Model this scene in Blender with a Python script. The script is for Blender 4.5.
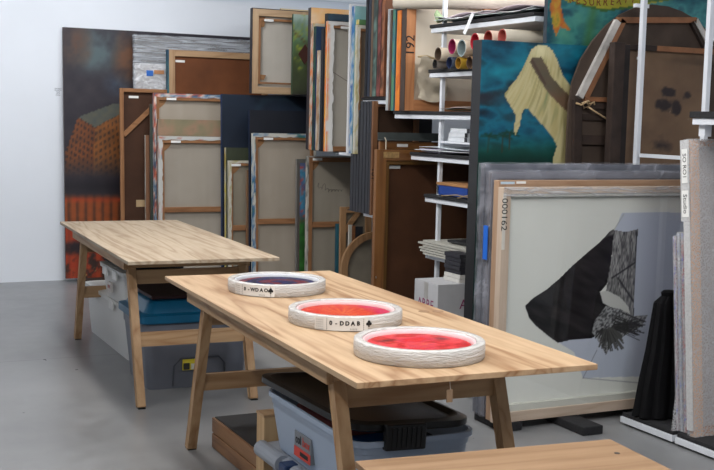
import bpy, bmesh, math, random
import numpy as np
from mathutils import Vector, Matrix
random.seed(7); rng = np.random.RandomState(3)
for o in list(bpy.data.objects): bpy.data.objects.remove(o)
SC = bpy.context.scene; COL = SC.collection

# ------------------------------------------------------------------ camera
# World frame: x along the back wall (to the right), y towards the back wall, z up.
F, PITCH, ROLL, H0, YAW = 1134.0, .103, .024, 1.518, .45
cp, sp, cr, sr, cy, sy = (math.cos(PITCH), math.sin(PITCH), math.cos(ROLL), math.sin(ROLL), math.cos(YAW), math.sin(YAW))
def _room(v): return Vector((cy*v[0] + sy*v[1], -sy*v[0] + cy*v[1], v[2]))
_fw = Vector((0, cp, -sp)); _r0 = Vector((1, 0, 0)); _u0 = Vector((0, sp, cp))
CR = _room(cr*_r0 + sr*_u0); CU = _room(-sr*_r0 + cr*_u0); CF = _room(_fw)
cd = bpy.data.cameras.new('camera'); cam = bpy.data.objects.new('camera', cd); COL.objects.link(cam)
cam.matrix_world = Matrix(((CR.x, CU.x, -CF.x, 0), (CR.y, CU.y, -CF.y, 0), (CR.z, CU.z, -CF.z, H0), (0, 0, 0, 1)))
cd.sensor_fit = 'HORIZONTAL'; cd.sensor_width = 36; cd.lens = F/714*36; cd.clip_start = .05; cd.clip_end = 100
SC.camera = cam
# ------------------------------------------------------------------ world, light, exposure
W = bpy.data.worlds.new('world'); SC.world = W; W.use_nodes = True
W.node_tree.nodes['Background'].inputs[0].default_value = (.80, .90, 1.0, 1)
W.node_tree.nodes['Background'].inputs[1].default_value = .36
SC.view_settings.view_transform = 'Standard'; SC.view_settings.look = 'None'
SC.view_settings.gamma = 1; SC.view_settings.use_curve_mapping = False
SC.view_settings.exposure = -0.05
def area(name, loc, rot, sx, sy_, power, col=(1, .97, .94)):
    l = bpy.data.lights.new(name, 'AREA'); l.shape = 'RECTANGLE'; l.size = sx; l.size_y = sy_
    l.energy = power; l.color = col
    o = bpy.data.objects.new(name, l); o.location = loc; o.rotation_euler = rot; COL.objects.link(o); return o
CEIL = 3.05
LIGHTS = [(-.6, .8, 40), (-.6, 4.0, 30), (1.5, 2.6, 36), (1.5, 5.9, 40)]
for (lx, ly, pw) in LIGHTS:
    area('ceiling_lamp', (lx, ly, CEIL-.09), (0, 0, 0), .22, 2.2, pw)
# wall washers: (x, y, tilt about x, tilt about y, watts); last two added to brighten raw canvas and drawing
WASH = [(-2.0, 8.4, 1.15, 0, 19), (.2, 8.4, 1.15, 0, 19), (2.3, 8.3, 1.1, 0, 19), (1.9, 6.9, 0, -1.1, 18), (1.9, 4.6, 0, -1.05, 18), (4.0, 5.75, .9, 0, 12), (2.7, 1.6, 1.02, 0, 36)]
for (lx, ly, ta_, tb_, pw) in WASH:
    n_ = Vector((-math.sin(tb_), math.sin(ta_), -math.cos(ta_)*math.cos(tb_)))
    area('wash_lamp', Vector((lx, ly, CEIL-.16))+n_*.035, (ta_, tb_, 0), *((1.2, .12) if ta_ else (.12, 1.2)), pw, (.97, .98, 1))
area('far_lamp', (5.0, 12.2, CEIL-.09), (0, 0, 0), 4.0, .3, 170)

# ------------------------------------------------------------------ helpers
def lin(c):
    c = np.asarray(c, float)/255.0
    return np.where(c <= .04045, c/12.92, ((c+.055)/1.055)**2.4)
def L4(c): a = lin(c); return (float(a[0]), float(a[1]), float(a[2]), 1)
def ray(px, py): return (px-357)/F*CR - (py-235)/F*CU + CF
def at(px, py, Y): d = ray(px, py); s = Y/d.y; return Vector((d.x*s, Y, H0+d.z*s))       # on the plane y = Y
def atx(px, py, X): d = ray(px, py); s = X/d.x; return Vector((X, d.y*s, H0+d.z*s))      # on the plane x = X
def atz(px, py, z): d = ray(px, py); s = (z-H0)/d.z; return Vector((d.x*s, d.y*s, z))    # at height z
def lean_at(px, py, Y, zb, t):
    d = ray(px, py); s = (Y+(H0-zb)*t)/(d.y-d.z*t); return Vector((d.x*s, d.y*s, H0+d.z*s))

# value noise, vectorised
_T = rng.rand(64, 64, 3)
def vnoise(x, y, k=0):
    x = np.asarray(x, float); y = np.asarray(y, float)
    xi = np.floor(x).astype(int); yi = np.floor(y).astype(int); fx = x-xi; fy = y-yi
    fx = fx*fx*(3-2*fx); fy = fy*fy*(3-2*fy); g = lambda a, b: _T[(a+17*k) % 64, (b+29*k) % 64, k % 3]
    return (g(xi, yi)*(1-fx)+g(xi+1, yi)*fx)*(1-fy)+(g(xi, yi+1)*(1-fx)+g(xi+1, yi+1)*fx)*fy
def fbm(x, y, k=0, o=4):
    s = 0; a = .5; n = 0
    for i in range(o): s = s+a*vnoise(x*2**i+i*7.3, y*2**i+i*3.1, k+i); n += a; a *= .5
    return s/n
def mixc(a, b, t):
    t = np.clip(t, 0, 1)[..., None]; return np.asarray(a, float)*(1-t)+np.asarray(b, float)*t
def ramp(t, cols):
    t = np.clip(t, 0, .9999)*(len(cols)-1); i = np.floor(t).astype(int); f = (t-i)[..., None]
    C = np.asarray(cols, float); return C[i]*(1-f)+C[np.minimum(i+1, len(cols)-1)]*f
def inpoly(X, Y, pts):
    r = np.zeros(X.shape, bool); n = len(pts)
    for i in range(n):
        x1, y1 = pts[i]; x2, y2 = pts[(i+1) % n]
        if y1 == y2: continue
        c = ((Y < y1) != (Y < y2)) & (X < (x2-x1)*(Y-y1)/(y2-y1)+x1); r ^= c
    return r
def segd(X, Y, a, b):
    ax, ay = a; bx, by = b; dx, dy = bx-ax, by-ay
    t = np.clip(((X-ax)*dx+(Y-ay)*dy)/(dx*dx+dy*dy+1e-12), 0, 1)
    return np.hypot(X-ax-t*dx, Y-ay-t*dy)
def flat(c, amp=8, sc=6, k=0):
    def f(u, v): n = fbm(u*sc, v*sc, k)-.5; return np.asarray(c, float)+(n*2*amp)[..., None]
    return f
def splat(cols, sc=(3, 12), k=0, base=None, thr=.55):
    def f(u, v):
        t = fbm(u*sc[0], v*sc[1], k, 3); c = ramp(np.clip((t-.22)*1.8, 0, 1), cols)
        if base is not None: c = mixc((base(u, v) if callable(base) else np.asarray(base, float)+0*c), c, (fbm(u*sc[0]*1.3+9, v*sc[1]*.8, k+2)-thr)*12)
        return c
    return f

# ---- materials
MC = {}
def nodes(name):
    m = bpy.data.materials.new(name); m.use_nodes = True; nt = m.node_tree; return m, nt, nt.nodes['Principled BSDF']
def M(name, c, rough=.6, metal=0, var=.06, sc=8, bump=0, spec=.4, stretch=(1, 1, 1)):
    if name in MC: return MC[name]
    m, nt, b = nodes(name); N = nt.nodes.new; K = nt.links.new
    tc = N('ShaderNodeTexCoord'); mp = N('ShaderNodeMapping'); mp.inputs['Scale'].default_value = stretch
    nz = N('ShaderNodeTexNoise'); nz.inputs['Scale'].default_value = sc; nz.inputs['Detail'].default_value = 6
    K(tc.outputs['Object'], mp.inputs[0]); K(mp.outputs[0], nz.inputs['Vector'])
    cr_ = N('ShaderNodeValToRGB'); a = np.array(L4(c)[:3])
    cr_.color_ramp.elements[0].position = .3; cr_.color_ramp.elements[1].position = .7
    cr_.color_ramp.elements[0].color = (*(a*(1-var*2)), 1); cr_.color_ramp.elements[1].color = (*np.minimum(a*(1+var*2), 1), 1)
    K(nz.outputs['Fac'], cr_.inputs[0]); K(cr_.outputs[0], b.inputs['Base Color'])
    b.inputs['Roughness'].default_value = rough; b.inputs['Metallic'].default_value = metal
    b.inputs['Specular IOR Level'].default_value = spec
    if bump:
        bp = N('ShaderNodeBump'); bp.inputs['Strength'].default_value = bump; bp.inputs['Distance'].default_value = .01
        K(nz.outputs['Fac'], bp.inputs['Height']); K(bp.outputs[0], b.inputs['Normal'])
    MC[name] = m; return m
def wood(name, c1, c2, axis='z', rough=.5, figure=.5, scale=1.0, spec=.4, knots=False):
    key = name+axis
    if key in MC: return MC[key]
    m, nt, b = nodes(key); N = nt.nodes.new; K = nt.links.new
    tc = N('ShaderNodeTexCoord'); mp = N('ShaderNodeMapping')
    s = {'z': (9, 9, .8), 'x': (.8, 9, 9), 'y': (9, .8, 9)}[axis]
    mp.inputs['Scale'].default_value = [q*scale for q in s]
    K(tc.outputs['Object'], mp.inputs[0])
    n1 = N('ShaderNodeTexNoise'); n1.inputs['Scale'].default_value = .55; n1.inputs['Detail'].default_value = 3; n1.inputs['Distortion'].default_value = .35
    K(mp.outputs[0], n1.inputs['Vector'])
    mul = N('ShaderNodeMath'); mul.operation = 'MULTIPLY'; mul.inputs[1].default_value = 16; K(n1.outputs['Fac'], mul.inputs[0])
    fr = N('ShaderNodeMath'); fr.operation = 'PINGPONG'; fr.inputs[1].default_value = 1.0; K(mul.outputs[0], fr.inputs[0])
    pw = N('ShaderNodeMath'); pw.operation = 'POWER'; pw.inputs[1].default_value = 2.2; K(fr.outputs[0], pw.inputs[0])
    n2 = N('ShaderNodeTexNoise'); n2.inputs['Scale'].default_value = 6; n2.inputs['Detail'].default_value = 5; K(mp.outputs[0], n2.inputs['Vector'])
    mx = N('ShaderNodeMath'); mx.operation = 'MULTIPLY_ADD'; mx.inputs[1].default_value = figure; K(pw.outputs[0], mx.inputs[0])
    m2 = N('ShaderNodeMath'); m2.operation = 'MULTIPLY'; m2.inputs[1].default_value = 1-figure*.6; K(n2.outputs['Fac'], m2.inputs[0]); K(m2.outputs[0], mx.inputs[2])
    rp = N('ShaderNodeValToRGB'); e = rp.color_ramp.elements
    e[0].position = .25; e[0].color = L4(c1); e[1].position = 1.0; e[1].color = L4(c2); K(mx.outputs[0], rp.inputs[0])
    last = rp.outputs[0]
    if knots:
        vo = N('ShaderNodeTexVoronoi'); vo.inputs['Scale'].default_value = 1.0
        mk = N('ShaderNodeMapping'); mk.inputs['Scale'].default_value = (4.0, 1.6, 4) if axis == 'y' else ((1.6, 4, 4) if axis == 'x' else (4, 4, 1.6))
        K(tc.outputs['Object'], mk.inputs[0]); K(mk.outputs[0], vo.inputs['Vector'])
        kr = N('ShaderNodeMapRange'); kr.inputs['From Min'].default_value = .05; kr.inputs['From Max'].default_value = .12; kr.inputs['To Min'].default_value = .75; kr.inputs['To Max'].default_value = 0
        K(vo.outputs['Distance'], kr.inputs['Value'])
        mm = N('ShaderNodeMixRGB'); mm.inputs[2].default_value = L4((120, 72, 40)); K(kr.outputs[0], mm.inputs[0]); K(last, mm.inputs[1]); last = mm.outputs[0]
    K(last, b.inputs['Base Color']); b.inputs['Roughness'].default_value = rough; b.inputs['Specular IOR Level'].default_value = spec
    MC[key] = m; return m
def pine(ax, knots=False): return wood('pine_k' if knots else 'pine', (184, 152, 116), (146, 108, 74), ax, .55, .45, 1, .3, knots)
def strw(ax): return wood('stretcher_wood', (150, 108, 74), (112, 76, 50), ax, .65, .35, 1.5, .2)
def paintmat(name='paint', rough=.55, spec=.35, bump=.0):
    if name in MC: return MC[name]
    m, nt, b = nodes(name); a = nt.nodes.new('ShaderNodeVertexColor'); a.layer_name = 'Col'
    nt.links.new(a.outputs[0], b.inputs['Base Color']); b.inputs['Roughness'].default_value = rough; b.inputs['Specular IOR Level'].default_value = spec
    MC[name] = m; return m
def film(name, clear=.6, tint=(210, 215, 222), sc=(3, 3, 30), rough=.18):
    """thin crinkled plastic film: see-through with whitish streaks and gloss"""
    if name in MC: return MC[name]
    m, nt, b = nodes(name); N = nt.nodes.new; K = nt.links.new
    tc = N('ShaderNodeTexCoord'); mp = N('ShaderNodeMapping'); mp.inputs['Scale'].default_value = sc
    nz = N('ShaderNodeTexNoise'); nz.inputs['Scale'].default_value = 2.2; nz.inputs['Detail'].default_value = 7; nz.inputs['Distortion'].default_value = 1.2
    K(tc.outputs['Object'], mp.inputs[0]); K(mp.outputs[0], nz.inputs['Vector'])
    bp = N('ShaderNodeBump'); bp.inputs['Strength'].default_value = .9; bp.inputs['Distance'].default_value = .02
    K(nz.outputs['Fac'], bp.inputs['Height']); K(bp.outputs[0], b.inputs['Normal'])
    b.inputs['Base Color'].default_value = L4(tint); b.inputs['Roughness'].default_value = rough; b.inputs['Specular IOR Level'].default_value = .8
    mr = N('ShaderNodeMapRange'); mr.inputs['From Min'].default_value = .42; mr.inputs['From Max'].default_value = .72
    mr.inputs['To Min'].default_value = 1-clear; mr.inputs['To Max'].default_value = min(1, 1.5-clear*1.0)
    K(nz.outputs['Fac'], mr.inputs['Value']); K(mr.outputs[0], b.inputs['Alpha'])
    MC[name] = m; return m
def clearmat(name, gloss=.06, rough=.04, tint=(1, 1, 1)):
    if name in MC: return MC[name]
    m, nt, b = nodes(name); nt.nodes.remove(b); N = nt.nodes.new; K = nt.links.new
    tr = N('ShaderNodeBsdfTransparent'); tr.inputs[0].default_value = (*tint, 1); g = N('ShaderNodeBsdfGlossy'); g.inputs['Roughness'].default_value = rough
    fr = N('ShaderNodeFresnel'); fr.inputs[0].default_value = 1.45; mu = N('ShaderNodeMath'); mu.operation = 'MULTIPLY'; mu.inputs[1].default_value = gloss*16; K(fr.outputs[0], mu.inputs[0])
    mx = N('ShaderNodeMixShader'); K(mu.outputs[0], mx.inputs[0]); K(tr.outputs[0], mx.inputs[1]); K(g.outputs[0], mx.inputs[2]); K(mx.outputs[0], nt.nodes['Material Output'].inputs[0])
    MC[name] = m; return m
def translucent(name, c, alpha=.75, rough=.35):
    if name in MC: return MC[name]
    m, nt, b = nodes(name); b.inputs['Base Color'].default_value = L4(c); b.inputs['Roughness'].default_value = rough
    b.inputs['Alpha'].default_value = alpha; b.inputs['Subsurface Weight'].default_value = .0; MC[name] = m; return m

# ---- object makers
def link(name, me, m=None, parent=None, loc=(0, 0, 0), rot=(0, 0, 0), smooth=False):
    o = bpy.data.objects.new(name, me); COL.objects.link(o)
    if m is not None and not me.materials: me.materials.append(m)
    o.location = loc; o.rotation_euler = rot
    if parent: o.parent = parent
    if smooth:
        for p in me.polygons: p.use_smooth = True
    return o
def tag(o, label=None, cat=None, group=None, kind=None):
    if label: o['label'] = label
    if cat: o['category'] = cat
    if group: o['group'] = group
    if kind: o['kind'] = kind
    return o
def thing(name, label, cat, loc=(0, 0, 0), rot=(0, 0, 0), group=None):
    o = bpy.data.objects.new(name, None); COL.objects.link(o); o.empty_display_size = .1
    o.location = loc; o.rotation_euler = rot; return tag(o, label, cat, group)
class MB:
    def __init__(s): s.bm = bmesh.new()
    def box(s, x0, x1, y0, y1, z0, z1, bev=0):
        g = bmesh.ops.create_cube(s.bm, size=1); vs = g['verts']
        for v in vs: v.co = Vector(((x0+x1)/2+v.co.x*(x1-x0), (y0+y1)/2+v.co.y*(y1-y0), (z0+z1)/2+v.co.z*(z1-z0)))
        if bev:
            es = list({e for v in vs for e in v.link_edges}); bmesh.ops.bevel(s.bm, geom=es, offset=bev, segments=2, affect='EDGES', profile=.5)
        return s
    def beam(s, a, b, w, d, bev=.002, up=Vector((0, 1, 0))):
        """rectangular bar from a to b, width w across, depth d along 'up'"""
        a = Vector(a); b = Vector(b); ax = (b-a); L = ax.length; ax.normalize()
        sd = ax.cross(up).normalized(); u = sd.cross(ax).normalized()
        g = bmesh.ops.create_cube(s.bm, size=1); vs = g['verts']; mid = (a+b)/2
        for v in vs: v.co = mid+sd*(v.co.x*w)+u*(v.co.y*d)+ax*(v.co.z*L)
        if bev: bmesh.ops.bevel(s.bm, geom=list({e for v in vs for e in v.link_edges}), offset=bev, segments=1, affect='EDGES')
        return s
    def tube(s, pts, r, n=10, cap=True):
        pts = [Vector(p) for p in pts]; rings = []
        rr = r if isinstance(r, (list, tuple)) else [r]*len(pts)
        for i, p in enumerate(pts):
            t = (pts[min(i+1, len(pts)-1)]-pts[max(i-1, 0)]).normalized()
            q = Vector((0, 0, 1)) if abs(t.z) < .9 else Vector((1, 0, 0)); a = t.cross(q).normalized(); b = t.cross(a)
            rings.append([s.bm.verts.new(p+(a*math.cos(2*math.pi*k/n)+b*math.sin(2*math.pi*k/n))*rr[i]) for k in range(n)])
        for i in range(len(rings)-1):
            for k in range(n): s.bm.faces.new((rings[i][k], rings[i][(k+1) % n], rings[i+1][(k+1) % n], rings[i+1][k]))
        if cap: s.bm.faces.new(rings[0]); s.bm.faces.new(rings[-1][::-1])
        return s
    def prism(s, pts, y0, y1):
        """outline in x,z extruded from y0 to y1"""
        a = [s.bm.verts.new((p[0], y0, p[1])) for p in pts]; b = [s.bm.verts.new((p[0], y1, p[1])) for p in pts]; n = len(pts)
        s.bm.faces.new(a); s.bm.faces.new(b[::-1])
        for i in range(n): s.bm.faces.new((a[i], b[i], b[(i+1) % n], a[(i+1) % n]))
        return s
    def zprism(s, pts, z0, z1):
        a = [s.bm.verts.new((p[0], p[1], z0)) for p in pts]; b = [s.bm.verts.new((p[0], p[1], z1)) for p in pts]; n = len(pts)
        s.bm.faces.new(a[::-1]); s.bm.faces.new(b)
        for i in range(n): s.bm.faces.new((a[i], a[(i+1) % n], b[(i+1) % n], b[i]))
        return s
    def lathe(s, prof, n=64, closed=True):
        rings = [[s.bm.verts.new((r*math.cos(2*math.pi*k/n), r*math.sin(2*math.pi*k/n), z)) for k in range(n)] for r, z in prof]
        m = len(rings)
        for i in range(m if closed else m-1):
            A, B = rings[i], rings[(i+1) % m]
            for k in range(n): s.bm.faces.new((A[k], A[(k+1) % n], B[(k+1) % n], B[k]))
        return s
    def build(s, name, m, parent=None, loc=(0, 0, 0), rot=(0, 0, 0), smooth=False):
        bmesh.ops.recalc_face_normals(s.bm, faces=s.bm.faces)
        me = bpy.data.meshes.new(name); s.bm.to_mesh(me); s.bm.free(); return link(name, me, m, parent, loc, rot, smooth)
def B(*a, bev=0): return MB().box(*a, bev=bev)
def colmesh(name, V, Fs, C):
    me = bpy.data.meshes.new(name); me.from_pydata([tuple(v) for v in V], [], Fs)
    at_ = me.color_attributes.new('Col', 'FLOAT_COLOR', 'POINT')
    arr = np.ones((len(V), 4), np.float32); arr[:, :3] = lin(np.clip(C, 0, 255)); at_.data.foreach_set('color', arr.ravel()); me.update(); return me
def gridpatch(P, fn, nu, nv, Vs, Fs, Cs, su=1, sv=1):
    """P(u,v)->xyz arrays"""
    u, v = np.meshgrid(np.linspace(0, 1, nu), np.linspace(0, 1, nv)); u = u.ravel(); v = v.ravel()
    b = sum(len(q) for q in Vs); Vs.append(np.stack(P(u, v), -1)); Cs.append(fn(u*su, v*sv))
    for j in range(nv-1):
        for i in range(nu-1):
            a = b+j*nu+i; Fs.append((a, a+1, a+nu+1, a+nu))
def slab(name, w, d, h, front, edge, res=.02, m=None, parent=None, loc=(0, 0, 0), rot=(0, 0, 0), y0=0, x0=0, z0=0, norm=True):
    """a board: painted front facing -y, edges coloured by 'edge'; colours are the paint on the thing"""
    Vs, Fs, Cs = [], [], []; nu = max(3, int(w/res)+1); nv = max(3, int(h/res)+1); o = np.ones
    su, sv = (1, 1) if norm else (w, h)
    gridpatch(lambda u, v: (x0+u*w, 0*u+y0, z0+v*h), front, nu, nv, Vs, Fs, Cs, su, sv)
    gridpatch(lambda u, v: (0*u+x0, y0+d-u*d, z0+v*h), edge, 3, max(3, int(h/.03)), Vs, Fs, Cs, 1, h*2)
    gridpatch(lambda u, v: (0*u+x0+w, y0+u*d, z0+v*h), edge, 3, max(3, int(h/.03)), Vs, Fs, Cs, 1, h*2)
    gridpatch(lambda u, v: (x0+v*w, y0+d-u*d+0*v, 0*u+z0+h), lambda u, v: edge(u, v+3), 3, max(3, int(w/.03)), Vs, [], Cs, 1, w*2)
    # top faces (orientation)
    b = sum(len(q) for q in Vs[:-1]); nv2 = max(3, int(w/.03))
    for j in range(nv2-1):
        for i in range(2): a = b+j*3+i; Fs.append((a, a+3, a+4, a+1))
    gridpatch(lambda u, v: (x0+u*w, 0*u+y0+d, z0+v*h), lambda u, v: edge(u, v), 2, 2, Vs, [], Cs)
    b = sum(len(q) for q in Vs[:-1]); Fs.append((b, b+2, b+3, b+1))
    gridpatch(lambda u, v: (x0+u*w, y0+v*d, 0*u+z0), lambda u, v: edge(u, v), 2, 2, Vs, [], Cs)
    b = sum(len(q) for q in Vs[:-1]); Fs.append((b, b+2, b+3, b+1))
    me = colmesh(name, np.concatenate(Vs), Fs, np.concatenate(Cs))
    return link(name, me, m or paintmat(), parent, loc, rot)
def text(name, s, size, m, parent, loc, rot, ext=.0004, sx=1):
    c = bpy.data.curves.new(name, 'FONT'); c.body = s; c.size = size; c.extrude = ext; c.align_x = 'CENTER'; c.align_y = 'CENTER'; c.resolution_u = 3
    if .015 < size < .03: c.offset = .0008
    t = bpy.data.objects.new('tmp', c); COL.objects.link(t); bpy.context.view_layer.update()
    me = bpy.data.meshes.new_from_object(t.evaluated_get(bpy.context.evaluated_depsgraph_get())); bpy.data.objects.remove(t)
    me.name = name
    if sx != 1:
        for v in me.vertices: v.co.x *= sx
    me.materials.clear(); return link(name, me, m, parent, loc, rot)
PI = math.pi
FRONT = (PI/2, 0, 0)                    # text facing -y
LEFTF = (PI/2, 0, -PI/2)                # text facing -x
INK = M('black_ink', (25, 25, 28), .6, var=0)
LABELM = M('paper_label', (225, 225, 222), .7, var=.02)
WHITEMETAL = M('white_powder_coat', (214, 218, 224), .4, var=.02)
FOAM = M('black_foam', (34, 34, 36), .85, var=.1, sc=60, bump=.3)
BLACKP = M('black_plastic', (22, 22, 24), .35, var=.05)

# ------------------------------------------------------------------ setting
def struct(o): o['kind'] = 'structure'; return o
fm, nt, b = nodes('polished_concrete'); N = nt.nodes.new; K = nt.links.new
tc = N('ShaderNodeTexCoord'); n1 = N('ShaderNodeTexNoise'); n1.inputs['Scale'].default_value = .9; n1.inputs['Detail'].default_value = 8; n1.inputs['Roughness'].default_value = .6
K(tc.outputs['Object'], n1.inputs['Vector']); n2 = N('ShaderNodeTexNoise'); n2.inputs['Scale'].default_value = 9; n2.inputs['Detail'].default_value = 6; K(tc.outputs['Object'], n2.inputs['Vector'])
ad = N('ShaderNodeMath'); ad.operation = 'MULTIPLY_ADD'; ad.inputs[1].default_value = .35; K(n2.outputs['Fac'], ad.inputs[0]); K(n1.outputs['Fac'], ad.inputs[2])
rp = N('ShaderNodeValToRGB'); e = rp.color_ramp.elements; e[0].position = .45; e[0].color = L4((112, 113, 114)); e[1].position = .9; e[1].color = L4((142, 143, 144)); K(ad.outputs[0], rp.inputs[0])
# saw-cut joint lines
sep = N('ShaderNodeSeparateXYZ'); K(tc.outputs['Object'], sep.inputs[0]); outs = rp.outputs[0]
for ax, off in (('Y', 6.98), ('X', -1.2)):
    s1 = N('ShaderNodeMath'); s1.operation = 'SUBTRACT'; s1.inputs[1].default_value = off; K(sep.outputs[ax], s1.inputs[0])
    s0 = N('ShaderNodeMath'); s0.operation = 'PINGPONG'; s0.inputs[1].default_value = 2.6; K(s1.outputs[0], s0.inputs[0])
    s3 = N('ShaderNodeMath'); s3.operation = 'LESS_THAN'; s3.inputs[1].default_value = .006; K(s0.outputs[0], s3.inputs[0])
    s4 = N('ShaderNodeMath'); s4.operation = 'MULTIPLY'; s4.inputs[1].default_value = .5; K(s3.outputs[0], s4.inputs[0])
    mx = N('ShaderNodeMixRGB'); mx.inputs[2].default_value = L4((70, 72, 74)); K(s4.outputs[0], mx.inputs[0]); K(outs, mx.inputs[1]); outs = mx.outputs[0]
K(outs, b.inputs['Base Color'])
rr = N('ShaderNodeMapRange'); rr.inputs['To Min'].default_value = .22; rr.inputs['To Max'].default_value = .42; K(n2.outputs['Fac'], rr.inputs['Value']); K(rr.outputs[0], b.inputs['Roughness'])
b.inputs['Specular IOR Level'].default_value = .45
struct(B(-4.2, 6.0, -3, 14, -.1, 0).build('floor', fm))
WALLM = M('white_wall_paint', (226, 231, 238), .85, var=.008, sc=2)
struct(B(-4.2, 5.6, 10.25, 10.37, 0, 2.565).build('wall_back', WALLM))
struct(B(5.5, 5.6, -3, 10.25, 0, CEIL).build('wall_right', WALLM))
struct(B(-4.2, -4.1, -3, 14, 0, CEIL).build('wall_left', WALLM))
struct(B(-4.2, 9, 14.0, 14.1, 0, CEIL).build('wall_far', WALLM))
struct(B(-4.2, 9, -3, 14.1, CEIL, CEIL+.1).build('ceiling', M('ceiling_paint', (222, 226, 232), .9, var=.01)))
# ceiling strips
em, nt, b = nodes('lamp_diffuser'); b.inputs['Emission Color'].default_value = (1, .98, .95, 1); b.inputs['Emission Strength'].default_value = 6; b.inputs['Base Color'].default_value = (.9, .9, .9, 1)
for i, (lx, ly, pw) in enumerate(LIGHTS):
    row = 'left row' if lx < 0 else 'row above the worktables'; nth = ['nearer one', 'farther one'][i % 2]
    t = thing('ceiling_light', 'long white ceiling strip light, %s, %s' % (row, nth), 'light', (lx, ly, CEIL-.07), group='ceiling strip lights')
    B(-.13, .13, -1.12, 1.12, .02, .07, bev=.004).build('housing', WHITEMETAL, t); B(-.11, .11, -1.1, 1.1, .005, .02).build('diffuser', em, t)
for i, (lx, ly, ta_, tb_, pw) in enumerate(WASH):  # last two housings belong to the added fill lamps
    t = thing('wall_washer', ['tilted ceiling lamp lighting the far left of the white wall', 'tilted ceiling lamp lighting the white wall left of the tower painting', 'tilted ceiling lamp aimed at the leaning canvases', 'tilted ceiling lamp aimed at the far end of the rack', 'tilted ceiling lamp aimed at the near end of the rack', 'added tilted lamp above the rack, brightening its raw canvas', 'added tilted lamp, out of view, brightening the framed drawing'][i], 'light', (lx, ly, CEIL-.16), (ta_, tb_, 0), 'tilted ceiling lamps')
    a_, b_ = (.62, .07) if ta_ else (.07, .62)
    B(-a_, a_, -b_, b_, -.02, .05, bev=.004).build('housing', WHITEMETAL, t); B(-a_+.01, a_-.01, -b_+.01, b_-.01, -.026, -.0205).build('diffuser', em, t)
    s = MB(); s.tube([(0, 0, .05), Matrix.Rotation(tb_, 3, 'Y').transposed() @ (Matrix.Rotation(ta_, 3, 'X').transposed() @ Vector((0, 0, .158)))], .008, 8); s.build('stem', WHITEMETAL, t)
t = thing('ceiling_light', 'wide ceiling light beyond the top of the back partition wall', 'light', (5.0, 12.2, CEIL-.07), group='ceiling strip lights')
B(-2.05, 2.05, -.17, .17, .02, .07, bev=.004).build('housing', WHITEMETAL, t); B(-2, 2, -.15, .15, .005, .02).build('diffuser', em, t)

# ------------------------------------------------------------------ worktables
PLY = wood('plywood', (197, 168, 134), (144, 106, 72), 'y', .5, .55, .9, .35)
PLY2 = wood('pale_plywood', (184, 168, 146), (146, 124, 100), 'y', .6, .5, 1.1, .3)
PLYE = M('plywood_edge', (178, 132, 86), .7, var=.2, sc=14, stretch=(1, 1, 12))
def worktable(label, corners, top, rin=.0):
    A = [Vector((c[0], c[1], 0)) for c in corners]       # far-left, far-right, near-right, near-left
    c = sum(A, Vector())/4; u = ((A[0]+A[1])-(A[2]+A[3])).normalized(); yaw = math.atan2(-u.x, u.y)
    Ln = ((A[0]+A[1])-(A[2]+A[3])).length/2; Wd = ((A[1]-A[0]).length+(A[2]-A[3]).length)/2
    t = thing('worktable', label, 'table', (c.x, c.y, 0), (0, 0, yaw), 'wooden trestle worktables')
    hw, hl, H = Wd/2, Ln/2, .78
    o = B(-hw, hw, -hl, hl, H-.018, H, bev=.0015).build('tabletop', top, t)
    for x in (-1, 1):
        q_ = .05+(rin if x > 0 else 0)
        B(min(x*(hw-q_), x*(hw-q_-.022)), max(x*(hw-q_), x*(hw-q_-.022)), -hl+.345, hl-.2, H-.088, H-.0185, bev=.002).build('apron', pine('y', True), t)
    for y, q in ((-hl+.356, 0), (hl-.21, 1)):
        B(-hw+.073, hw-.073-rin, y-.011, y+.011, H-.08, H-.0185, bev=.002).build('end_rail', pine('x'), t)
    for s in (-1, 1):
        zt, tp, ft = .69, s*(hl-.37), s*(hl-.12)
        yy = lambda z: ft+(tp-ft)*z/zt
        for x in (-1, 1):
            xx = x*(hw-.095-(rin if x > 0 else 0))
            g = MB(); g.beam((xx, ft, 0.004), (xx, tp, zt), .036, .048, .003); l = g.build('leg', pine('z'), t)
            B(xx-.019, xx+.019, ft-.026, ft+.026, 0, .006).build('foot_pad', BLACKP, l)
        sgn = -s
        for z0, z1, nm in ((.61, .69, 'cross_beam'), (.30, .37, 'stretcher')):
            ym = yy((z0+z1)/2)
            MB().beam((-hw+.116, ym, (z0+z1)/2), (hw-.116-rin, ym, (z0+z1)/2), .022 if 0 else .07, .024, .002).build(nm, pine('x', True), t)
    return t, hw, hl
TA = [(1.433, 4.941), (2.26, 4.999), (2.165, 2.761), (1.372, 2.809)]
TB = [(1.483, 7.60), (2.30, 7.70), (2.192, 5.489), (1.421, 5.523)]
ta, hwA, hlA = worktable('near plywood-topped trestle worktable carrying the three round wrapped pictures', TA, PLY, .05)
tb, hwB, hlB = worktable('far plywood-topped trestle worktable with an empty top, blue lidded tub beneath', TB, PLY2)
# branch knots in the top
for (px, py) in ((424, 311.5), (438, 311.5)):
    p = atz(px, py, .78); q = ta.matrix_basis.inverted() @ p
    o = MB().lathe([(.001, .0), (.022, 0), (.022, .0008), (.001, .0008)], 20).build('patch', M('wood_patch', (150, 120, 92), .6), ta, (q.x, q.y, .78))
# hanging tag under near edge
tg = MB(); tg.tube([(-.10, -hlA+.02, .762), (-.10, -hlA+.015, .735)], .0012, 6); tg.build('string', M('string', (200, 195, 185), .8), ta)
B(-.112, -.092, -hlA+.014, -hlA+.016, .697, .735).build('price_tag', M('kraft_tag', (150, 125, 100), .8), ta)

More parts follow.
